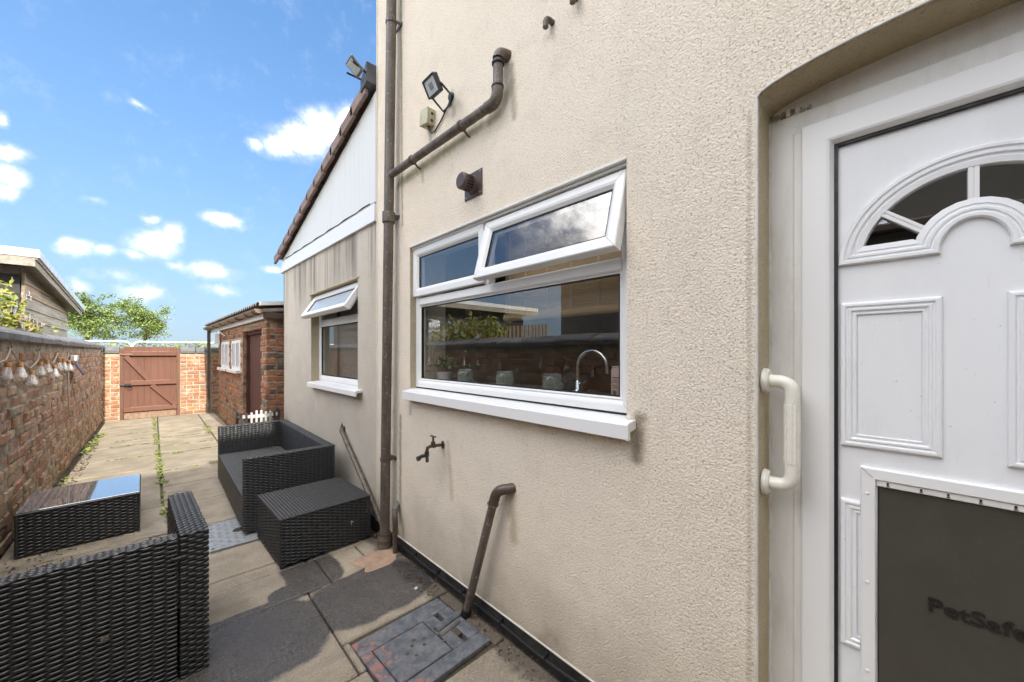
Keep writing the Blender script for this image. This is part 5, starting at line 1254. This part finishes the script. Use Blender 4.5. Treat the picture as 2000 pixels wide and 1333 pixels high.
# ================================================================== DRAIN COVERS
gc = thing('manhole_cover', 'galvanised steel manhole cover with finger hole beside the sofa corner', 'manhole cover', (.55, 3.66, 0), R(-2))
mb = MB(); mb.box(-.26, .26, -.27, .27, -.02, .004, b=.003); obj('plate', mb, 'galv', gc, local=True)
tread = MB()
for i in range(11):
    for j in range(12):
        x = -.225+i*.045; y = -.235+j*.0427
        if math.hypot(x+.06, y+.0) < .055: continue
        q = (.016, .004) if (i+j) % 2 else (.004, .014); tread.box(x-q[0]/1.2, x+q[0]/1.2, y-q[1]/1.2, y+q[1]/1.2, .0035, .0082)
obj('tread_bars', tread, 'galv', gc, local=True, kind='stuff')
mb = MB(); mb.lathe([(.0, .0052), (.034, .0052), (.040, .0062), (.042, .004)], 20, (-.06, 0, 0)); obj('finger_hole', mb, 'soil', gc, True, local=True)
mb = MB(); mb.box(-.09, -.03, -.008, .010, .005, .014, b=.003); mb.box(-.072, -.052, -.018, .022, .005, .012, b=.003); obj('lifting_bar', mb, 'iron', gc, local=True)
for x in (-.235, .235):
    for y in (-.245, .245):
        mb = MB(); mb.lathe([(0, .0075), (.007, .007), (.011, .004)], 8, (x, y, 0)); obj('bolt', mb, 'iron', gc, True, local=True)
ic = thing('inspection_cover', 'worn blue grey and red painted gully cover under the leaning pipe', 'drain cover', (.94, 1.62, 0), R(2.2))
def icl(x, y): return (x-.94, y-1.62)
ox0, ox1, oy0, oy1 = -.245, .245, -.215, .235
ix0, ix1, iy0, iy1 = -.188, .078, -.130, .125
for bx in ((ox0, ox1, iy1+.006, oy1), (ox0, ox1, oy0, iy0-.006), (ox0, ix0-.006, iy0-.005, iy1+.005), (ix1+.006, ix1+.07, iy0-.005, iy1+.005), (ix1+.10, ox1, iy0-.005, iy1+.005)):
    mb = MB(); mb.box(*bx, -.02, .004, b=.003); obj('surround', mb, 'cover', ic, local=True)
mb = MB(); mb.box(ix0, ix1, iy0, iy1, -.02, .006, b=.004); obj('lid', mb, 'cover', ic, local=True)
for (x, y) in ((-.085, -.01), (-.045, .02), (-.02, .045), (.0, -.015), (-.06, -.045), (.02, .02)):
    mb = MB(); mb.lathe([(0, .0066), (.0075, .0066), (.0085, .0061)], 10, (x, y, 0)); obj('hole', mb, 'soil', ic, True, local=True)
mb = MB(); mb.tube([(.235, .035, .006), (.09, .02, .002)], .022, 10); obj('channel', mb, 'cover', ic, True, local=True)
mb = MB(); mb.tube([(.215, -.005, .002), (.085, -.018, .0)], .016, 10); obj('channel', mb, 'grey_pipe', ic, True, local=True)
mb = MB(); mb.box(ix1+.006, ix1+.10, iy0+.05, iy0+.12, -.02, .0035); obj('gully_dirt', mb, 'soil', ic, local=True, kind='stuff')

# ================================================================== THINGS INSIDE THE KITCHEN WINDOW
sillz = 1.193
def jar(y, x, label):
    j = thing('glass_jar', label, 'jar', (x, y, sillz), group='patterned glass jars on the kitchen sill')
    r = .050
    def facet(k, h): return 1.0+(.075*math.sin(k*2*math.pi/4.5)*math.sin((h-.008)/.072*3*math.pi) if .01 < h < .08 else 0)
    prof = [(0, .002), (r-.004, 0)]+[(r, .006+i*.0095) for i in range(9)]+[(r-.006, .088), (r-.008, .092), (r-.005, .096), (r-.003, .104), (r-.008, .105)]+[(r-.008, .1), (r-.010, .09), (r-.006, .08), (r-.006, .014), (0, .010)]
    mb = MB(); mb.lathe(prof, 36, (x, y, sillz), sc=facet); obj('bowl', mb, 'glass_clear', j, True)
    mb = MB(); mb.lathe([(r-.001, .0875), (r+.001, .090), (r-.002, .093)], 30, (x, y, sillz)); obj('rim', mb, 'glass_clear', j, True)
jar(1.975, 1.455, 'patterned clear glass jar beside the white plant pot'); jar(1.598, 1.455, 'patterned clear glass jar in the middle of three on the sill'); jar(1.243, 1.455, 'patterned clear glass jar nearest the kitchen tap')
pt = thing('pot_plant', 'leafy green plant in a white pot inside the kitchen window', 'pot plant', (1.50, 2.29, sillz))
mb = MB(); mb.lathe([(0, 0), (.045, 0), (.062, .075), (.058, .075), (.054, .066), (0, .066)], 20, (1.50, 2.29, sillz)); obj('pot', mb, 'white_paint', pt, True)
def leaf_cloud(n, fn, size, rng, asp=.5):
    mb = MB()
    for _ in range(n):
        c_ = Vector(fn()); s_ = size*rng.uniform(.6, 1.25)
        d = Vector((rng.gauss(0, 1), rng.gauss(0, 1), rng.gauss(0, .7))).normalized(); a = Vector((rng.gauss(0, 1), rng.gauss(0, 1), rng.gauss(0, 1)))
        w = d.cross(a).normalized()*s_*asp; nn_ = d.cross(w).normalized()*s_*.12
        mb.add([c_-d*s_*.5, c_+w*.5+nn_, c_+d*s_*.5, c_-w*.5+nn_], [(0, 1, 2, 3)])
    return mb
r3 = random.Random(3)
mb = leaf_cloud(150, lambda: (1.50+r3.gauss(0, .035), 2.27+r3.gauss(0, .07), sillz+.11+abs(r3.gauss(0, .03))), .04, r3); obj('leaves', mb, 'leaf_pot', pt, kind='stuff')
tapk = thing('kitchen_tap', 'tall arched chrome tap inside the kitchen window', 'tap', (1.60, 1.19, sillz))
pts = [(1.60, 1.192, sillz), (1.60, 1.192, 1.33)]+[(1.60, 1.105+.087*math.cos(R(a)), 1.33+.082*math.sin(R(a))) for a in range(10, 181, 12)]+[(1.60, 1.016, 1.30)]
mb = MB(); mb.tube(pts, .011, 14); obj('spout', mb, 'chrome', tapk, True)
mb = MB(); mb.lathe([(.022, 0), (.022, .012), (.016, .02), (.014, .06), (.011, .065)], 16, (1.60, 1.192, sillz)); obj('base', mb, 'chrome', tapk, True)
mb = MB(); mb.tube([(1.60, 1.192, sillz+.045), (1.585, 1.13, sillz+.06)], .006, 8); obj('lever', mb, 'chrome', tapk, True)
bt_ = thing('lotion_bottle', 'pale pink cylindrical bottle with dark print at the window corner', 'bottle', (1.46, .865, sillz))
mb = MB(); mb.lathe([(0, 0), (.036, 0), (.038, .004), (.038, .135), (.034, .142), (0, .142)], 24, (1.46, .865, sillz)); obj('body', mb, 'pink', bt_, True)
mb = MB(); mb.lathe([(.0355, .143), (.0355, .15), (0, .152)], 24, (1.46, .865, sillz)); obj('cap', mb, 'pink', bt_, True)
for zz, hh, a0, a1 in ((.10, .004, -150, -205), (.09, .0025, -150, -195), (.082, .0025, -150, -200), (.068, .003, -155, -190), (.06, .0025, -150, -200), (.025, .022, -160, -185)):
    mb = MB(); vs = []
    for k in range(9):
        a = R(a0+(a1-a0)*k/8); vs += [(1.46+.0385*math.cos(a), .865-.0385*math.sin(a), sillz+zz), (1.46+.0385*math.cos(a), .865-.0385*math.sin(a), sillz+zz+hh)]
    mb.add(vs, [(2*k, 2*k+2, 2*k+3, 2*k+1) for k in range(8)]); obj('print_line', mb, 'darkprint', bt_)
cl = thing('dish_cloth', 'dark crumpled cloth lying behind the third jar', 'cloth', (1.62, 1.27, sillz))
mb = MB(); n = 12
mb.add([(1.58+.10*i/n, 1.17+.2*j/n, sillz+.004+max(0, .11*math.exp(-((i/n-.5)**2+(j/n-.45)**2)*9)+.012*math.sin(i*1.9+j)+.01*math.sin(j*2.3))) for i in range(n+1) for j in range(n+1)], [(i*(n+1)+j, (i+1)*(n+1)+j, (i+1)*(n+1)+j+1, i*(n+1)+j+1) for i in range(n) for j in range(n)]); obj('fabric', mb, 'cloth', cl, True)

# ================================================================== STRING LIGHTS ON THE LEFT WALL
sl_ = thing('string_lights', 'string of clear cone bulbs on jute cord along the left brick wall', 'string lights', (-.74, 5.5, 1.3))
bx_ = -.735
caps = [(4.322, 1.331), (4.645, 1.324), (5.023, 1.251), (5.343, 1.318), (5.618, 1.332), (5.994, 1.27), (6.309, 1.328), (6.549, 1.325), (6.902, 1.303)]
hooks = [(4.439, 1.433), (5.365, 1.418), (6.30, 1.405), (6.988, 1.406)]
near = [(1.0, 1.30), (1.3, 1.24), (1.62, 1.31), (2.0, 1.33), (2.35, 1.25), (2.7, 1.31), (3.1, 1.32), (3.5, 1.25), (3.85, 1.30)]; nhooks = [(1.8, 1.42), (2.9, 1.42)]
allp = sorted([(y, z+.022, 0) for y, z in caps+near]+[(y, z, 1) for y, z in hooks+nhooks])
allp = [(.6, 1.40, 1)]+allp
for (p, q) in zip(allp[:-1], allp[1:]):
    mb = MB(); m_ = ((p[0]+q[0])/2, (p[1]+q[1])/2-.004)
    mb.tube([(bx_-.01, p[0], p[1]), (bx_-.008, m_[0], m_[1]), (bx_-.01, q[0], q[1])], .005, 6); obj('cord', mb, 'rope', sl_, True)
for y, z in hooks+nhooks:
    mb = MB(); mb.tube([(LX+.002, y, z+.004), (bx_-.006, y, z+.002), (bx_-.004, y, z+.02)], .003, 5); obj('hook', mb, 'iron', sl_)
bulbm = None
for i, (y, z) in enumerate(caps+near):
    tl = Matrix.Translation((bx_+.002, y, z)) @ Matrix.Rotation(R(rnd.uniform(-9, 9)), 4, 'X') @ Matrix.Rotation(R(rnd.uniform(-4, 10)), 4, 'Y')
    mb = MB(); mb.lathe([(.0135, -.026), (.017, -.034), (.034, -.085), (.039, -.098), (.037, -.108), (.026, -.116), (.0, -.118)], 18); mb.xf(tl)
    b_ = obj('bulb', mb, 'bulb_glass', sl_, True)
    mb = MB(); mb.lathe([(0, .004), (.015, .004), (.0165, 0), (.0165, -.028), (.0135, -.030)], 14); mb.xf(tl); obj('cap', mb, 'copper', b_, True)
    mb = MB(); mb.tube([(0, 0, -.03), (.004, .003, -.06), (-.004, -.002, -.08), (.003, 0, -.10)], .0016, 4); mb.xf(tl); obj('filament', mb, 'chrome', b_)
sp_ = thing('solar_panel', 'small black solar panel with white top clipped to the brick wall', 'solar panel', (-.73, 7.3, 1.3))
mb = MB(); mb.box(-.006, .006, -.11, .11, -.13, .03, b=.003); mb.xf(Matrix.Translation((-.715, 7.42, 1.245)) @ Matrix.Rotation(R(-24), 4, 'Y') @ Matrix.Rotation(R(10), 4, 'X')); obj('panel', mb, 'solar', sp_)
part('bracket', sp_, 'white_paint', (LX+.002, -.705, 7.25, 7.42, 1.30, 1.37), b=.006)
mb = MB(); mb.tube([(-.75, 7.0, 1.27), (-.752, 7.02, 1.0), (-.745, 7.05, .72), (-.74, 7.12, .62)], .008, 6); obj('hanging_wire', mb, 'rope', sp_, True)

# ================================================================== PLANTS
r5 = random.Random(11)
sh = thing('flowering_shrub', 'yellow green flowering shrub with white blossoms spilling over the left wall', 'shrub', (-1.02, 5.3, .2))
def shrub_pt():
    while True:
        y = r5.uniform(4.1, 6.05); top = 1.97-.26*max(0, (y-5.0)); z = 1.56+r5.random()*max(.06, top-1.56)*(.6+.4*math.sin(y*9)**2); x = r5.gauss(-.98, .10)
        if x < -.80: return (x, y, z)
mb = leaf_cloud(2600, shrub_pt, .06, r5, .5); obj('leaves', mb, 'leaf_shrub', sh, kind='stuff')
for i in range(9):
    y = r5.uniform(4.4, 6.1); p0 = Vector((-1.0, y, .3)); p1 = Vector((-.98+r5.uniform(-.06, .06), y+r5.uniform(-.2, .2), 1.75)); p2 = p1+Vector((r5.uniform(-.05, .1), r5.uniform(-.1, .3), r5.uniform(.05, .25)))
    mb = MB(); mb.tube([p0, (p0+p1)/2+Vector((.02, .05, 0)), p1, p2], [.008, .006, .004, .002], 6); obj('branch', mb, 'stem', sh, True)
for (y, z, ye, ze) in ((6.1, 1.58, 7.3, 1.74), (6.0, 1.60, 7.0, 1.60), (5.1, 1.8, 5.25, 2.02), (4.7, 1.9, 4.75, 2.08)):
    pts = [(-.93, y, z), (-.90, y+(ye-y)*.5, z+(ze-z)*.6), (-.86, ye, ze)]
    mb = MB(); mb.tube(pts, [.004, .003, .0015], 5); obj('branch', mb, 'stem', sh, True)
    mb = leaf_cloud(14, lambda: tuple(Vector(pts[0]).lerp(Vector(pts[2]), r5.random())+Vector((r5.gauss(0, .02), r5.gauss(0, .02), r5.gauss(0, .03)))), .06, r5, .45); obj('leaf_spray', mb, 'leaf_shrub', sh, kind='stuff')
for i in range(36):
    c_ = Vector(shrub_pt()); c_.x += .07; mb = MB()
    for k in range(5):
        q = c_+Vector((r5.gauss(0, .022), r5.gauss(0, .03), r5.gauss(0, .022)))
        for a in range(5):
            t0, t1 = 2*math.pi*a/5, 2*math.pi*(a+.8)/5; n_ = .018
            mb.add([q, q+Vector((.004, math.cos(t0)*n_, math.sin(t0)*n_)), q+Vector((-.002, math.cos((t0+t1)/2)*n_*1.3, math.sin((t0+t1)/2)*n_*1.3)), q+Vector((.004, math.cos(t1)*n_, math.sin(t1)*n_))], [(0, 1, 2, 3)])
    obj('flower', mb, 'petal', sh)

def tree(label, x, y, h, rx, seed, dens, base=0.):
    r = random.Random(seed); t_ = thing('tree', label, 'tree', (x, y, base), group='leafy trees beyond the gate')
    tips = []; mb = MB()
    def limb(p, d, L, rad, depth):
        pts = [p]; q = Vector(p); dd_ = Vector(d)
        for i in range(4):
            dd_ = (dd_+Vector((r.gauss(0, .16), r.gauss(0, .16), r.gauss(.05, .1)))).normalized(); q = q+dd_*L/4; pts.append(q.copy())
        mb.tube(pts, [rad*(1-.14*i) for i in range(5)], 7)
        if depth == 0: tips.extend(pts[1:]); return
        for k in range(4 if depth > 1 else 3):
            a = r.uniform(0, 6.28); nd = (dd_*.45+Vector((math.cos(a)*.75, math.sin(a)*.75, r.uniform(.1, .6)))).normalized(); s_ = pts[r.choice((2, 3, 4))]
            limb(s_, nd, L*r.uniform(.55, .75), rad*.5, depth-1)
    limb(Vector((x, y, base)), Vector((0, 0, 1)), h*.42, h*.026, 3)
    # fit the spread to the crown outline
    zt = max(p.z for p in tips); xs = max(abs(p.x-x) for p in tips); fx, fz = rx/xs, h*.96/(zt-base)
    mb.v = [(x+(v[0]-x)*(fx if v[2] > base+h*.25 else 1), y+(v[1]-y)*(fx if v[2] > base+h*.25 else 1), base+(v[2]-base)*fz) for v in mb.v]
    obj('trunk', mb, 'bark', t_, True)
    tips = [Vector((x+(p.x-x)*fx, y+(p.y-y)*fx, base+(p.z-base)*fz)) for p in tips]
    lf = MB(); zc = base+h*.60; rz = h*.38; clumps = list(tips)
    while len(clumps) < len(tips)+130:
        v = Vector((r.gauss(0, 1), r.gauss(0, 1), r.gauss(0, 1))).normalized()*r.uniform(.35, 1.)
        if v.z < -.55 and r.random() < .6: continue
        clumps.append(Vector((x+v.x*rx, y+v.y*rx, zc+v.z*rz)))
    for p in clumps:
        if r.random() < .10: continue
        k_ = r.uniform(.5, 1.25)
        for _ in range(int(dens*k_)):
            c_ = p+Vector((r.gauss(0, .26), r.gauss(0, .26), r.gauss(0, .15)))*k_
            s_ = r.uniform(.07, .17); d = Vector((r.gauss(0, 1), r.gauss(0, 1), r.gauss(0, .7))).normalized(); w = d.cross(Vector((r.gauss(0, 1), r.gauss(0, 1), 1.6))).normalized()*s_*.45
            lf.add([c_-d*s_*.5, c_+w, c_+d*s_*.5, c_-w], [(0, 1, 2, 3)])
    obj('crown', lf, 'leaf_tree', t_)
tree('rounded leafy tree behind the shed roof end', -3.75, 50, 7.1, 2.35, 5, 75)
tree('open leafy tree with a visible trunk, beside the shed side tree', -.95, 50, 6.9, 1.95, 8, 48)
tree('low tree seen just over the outbuilding side of the gate wall', 4.5, 85, 3.6, 3.2, 21, 14)
mb = MB(); rr_ = random.Random(2); n = 80
prof_ = []
for i in range(n+1):
    x = -60+i*2.2; prof_.append((x, 1.0+.9*math.sin(i*.35)+.6*math.sin(i*1.1+1)+rr_.uniform(-.2, .3)))
lf = MB()
for (x, h) in prof_:
    for _ in range(70):
        c_ = Vector((x+rr_.uniform(-1.2, 1.2), 130+rr_.uniform(-4, 4), rr_.random()*max(.4, 1.3+h*.55))); s_ = rr_.uniform(.4, .9); d = Vector((rr_.gauss(0, 1), rr_.gauss(0, 1), rr_.gauss(0, 1))).normalized(); w = d.cross(Vector((rr_.gauss(0, 1), 1, rr_.gauss(0, 1)))).normalized()*s_*.5
        lf.add([c_-d*s_*.5, c_+w, c_+d*s_*.5, c_-w], [(0, 1, 2, 3)])
tl_ = obj('hedgerow', lf, 'leaf_tree', None, kind='stuff'); tagset(tl_, 'distant green hedgerow beyond the white railings', 'hedgerow')
mb = leaf_cloud(220, lambda: (.35+rr_.uniform(-.9, .9), 16.8+rr_.gauss(0, .15), 1.3+rr_.random()*.36), .07, rr_, .6); pf_ = obj('purple_flowers', mb, 'purple', None, kind='stuff'); tagset(pf_, 'purple flowers just showing over the gate wall', 'flowers')
mb = leaf_cloud(2600, lambda: (-.3+rr_.uniform(-3.6, 3.6), 17.4+rr_.gauss(0, .25), .95+rr_.random()*(.76+.06*math.sin(rr_.random()*9))), .10, rr_, .6); pf_ = obj('verge_greenery', mb, 'leaf_tree', None, kind='stuff'); tagset(pf_, 'low greenery between the railing bars', 'greenery')

# weeds and moss in the joints, litter along the wall foot
wd_ = MB(); r9 = random.Random(4)
def weed_line(x0, y0, x1, y1, n, s, spread):
    for _ in range(n):
        t_ = r9.random()
        if math.sin(t_*17+x0*9)+math.sin(t_*41) < -.5: continue
        c_ = Vector((x0+(x1-x0)*t_+r9.gauss(0, spread*.62), y0+(y1-y0)*t_+r9.gauss(0, spread*.62), .002)); h = s*.62*r9.uniform(.4, 1.3); a = r9.uniform(0, 6.28); d = Vector((math.cos(a), math.sin(a), 0)); w = Vector((-d.y, d.x, 0))*h*.35
        wd_.add([c_, c_+d*h*.5+w+Vector((0, 0, h*.35)), c_+d*h+Vector((0, 0, h*.4)), c_+d*h*.5-w+Vector((0, 0, h*.35))], [(0, 1, 2, 3)])
weed_line(.062, 5.5, .05, 6.4, 300, .045, .028); weed_line(.06, 6.4, .0, 11.3, 900, .04, .025); weed_line(.07, 4.4, .06, 5.4, 130, .035, .018); weed_line(.08, 4.0, .075, 4.5, 30, .03, .01)
for yj in (6.1, 7.15, 7.72, 8.5): weed_line(.09, yj, .70, yj, 170, .03, .012)
for yj in (7.17, 8.12, 8.62, 9.3): weed_line(-.45, yj, .04, yj, 120, .03, .012)
weed_line(-.70, 7.9, -.66, 9.6, 260, .07, .03); weed_line(-.715, 6.0, -.70, 6.5, 60, .05, .02); weed_line(.70, 8.4, .74, 9.4, 90, .06, .04); weed_line(.2, 7.05, .28, 7.1, 40, .05, .03); weed_line(.05, 4.45, .1, 4.55, 60, .045, .02)
o_ = obj('joint_weeds', wd_, 'leaf_weed', None, kind='stuff'); tagset(o_, 'bright green weeds and moss growing in the paving joints', 'weeds')
db = MB()
def litter(x0, x1, y0, y1, n, s):
    for _ in range(n):
        c_ = Vector((r9.uniform(x0, x1), r9.uniform(y0, y1), .002)); h = s*r9.uniform(.3, 1.2); a = r9.uniform(0, 6.28); d = Vector((math.cos(a), math.sin(a), r9.uniform(0, .3)))*h; w = Vector((-d.y, d.x, 0))*.5
        db.add([c_-d*.5, c_+w*.5+Vector((0, 0, h*.3)), c_+d*.5, c_-w*.5+Vector((0, 0, h*.15))], [(0, 1, 2, 3), (0, 3, 2, 1)])
litter(1.16, 1.27, .9, 2.4, 420, .012); litter(1.13, 1.27, 1.9, 2.35, 160, .016); litter(1.0, 1.27, 1.3, 1.6, 90, .012); litter(1.22, 1.27, 2.55, 2.85, 60, .022)
litter(-.76, -.60, 6.2, 8.6, 330, .03); litter(-.75, -.4, 3.9, 4.15, 40, .025); litter(.3, 1.2, 1.5, 3., 60, .006)
o_ = obj('litter_debris', db, 'debris', None, kind='stuff'); tagset(o_, 'dry leaf litter and grit along the foot of the walls', 'debris')
mb = MB(); r9b = random.Random(1); mb.lathe([(0, .012), (.008, .010), (.012, .004), (.008, 0)], 7, (1.13, 2.02, .002)); pb = obj('pebble', mb, 'bead', None); tagset(pb, 'small white pebble on the paving near the wall foot', 'pebble')
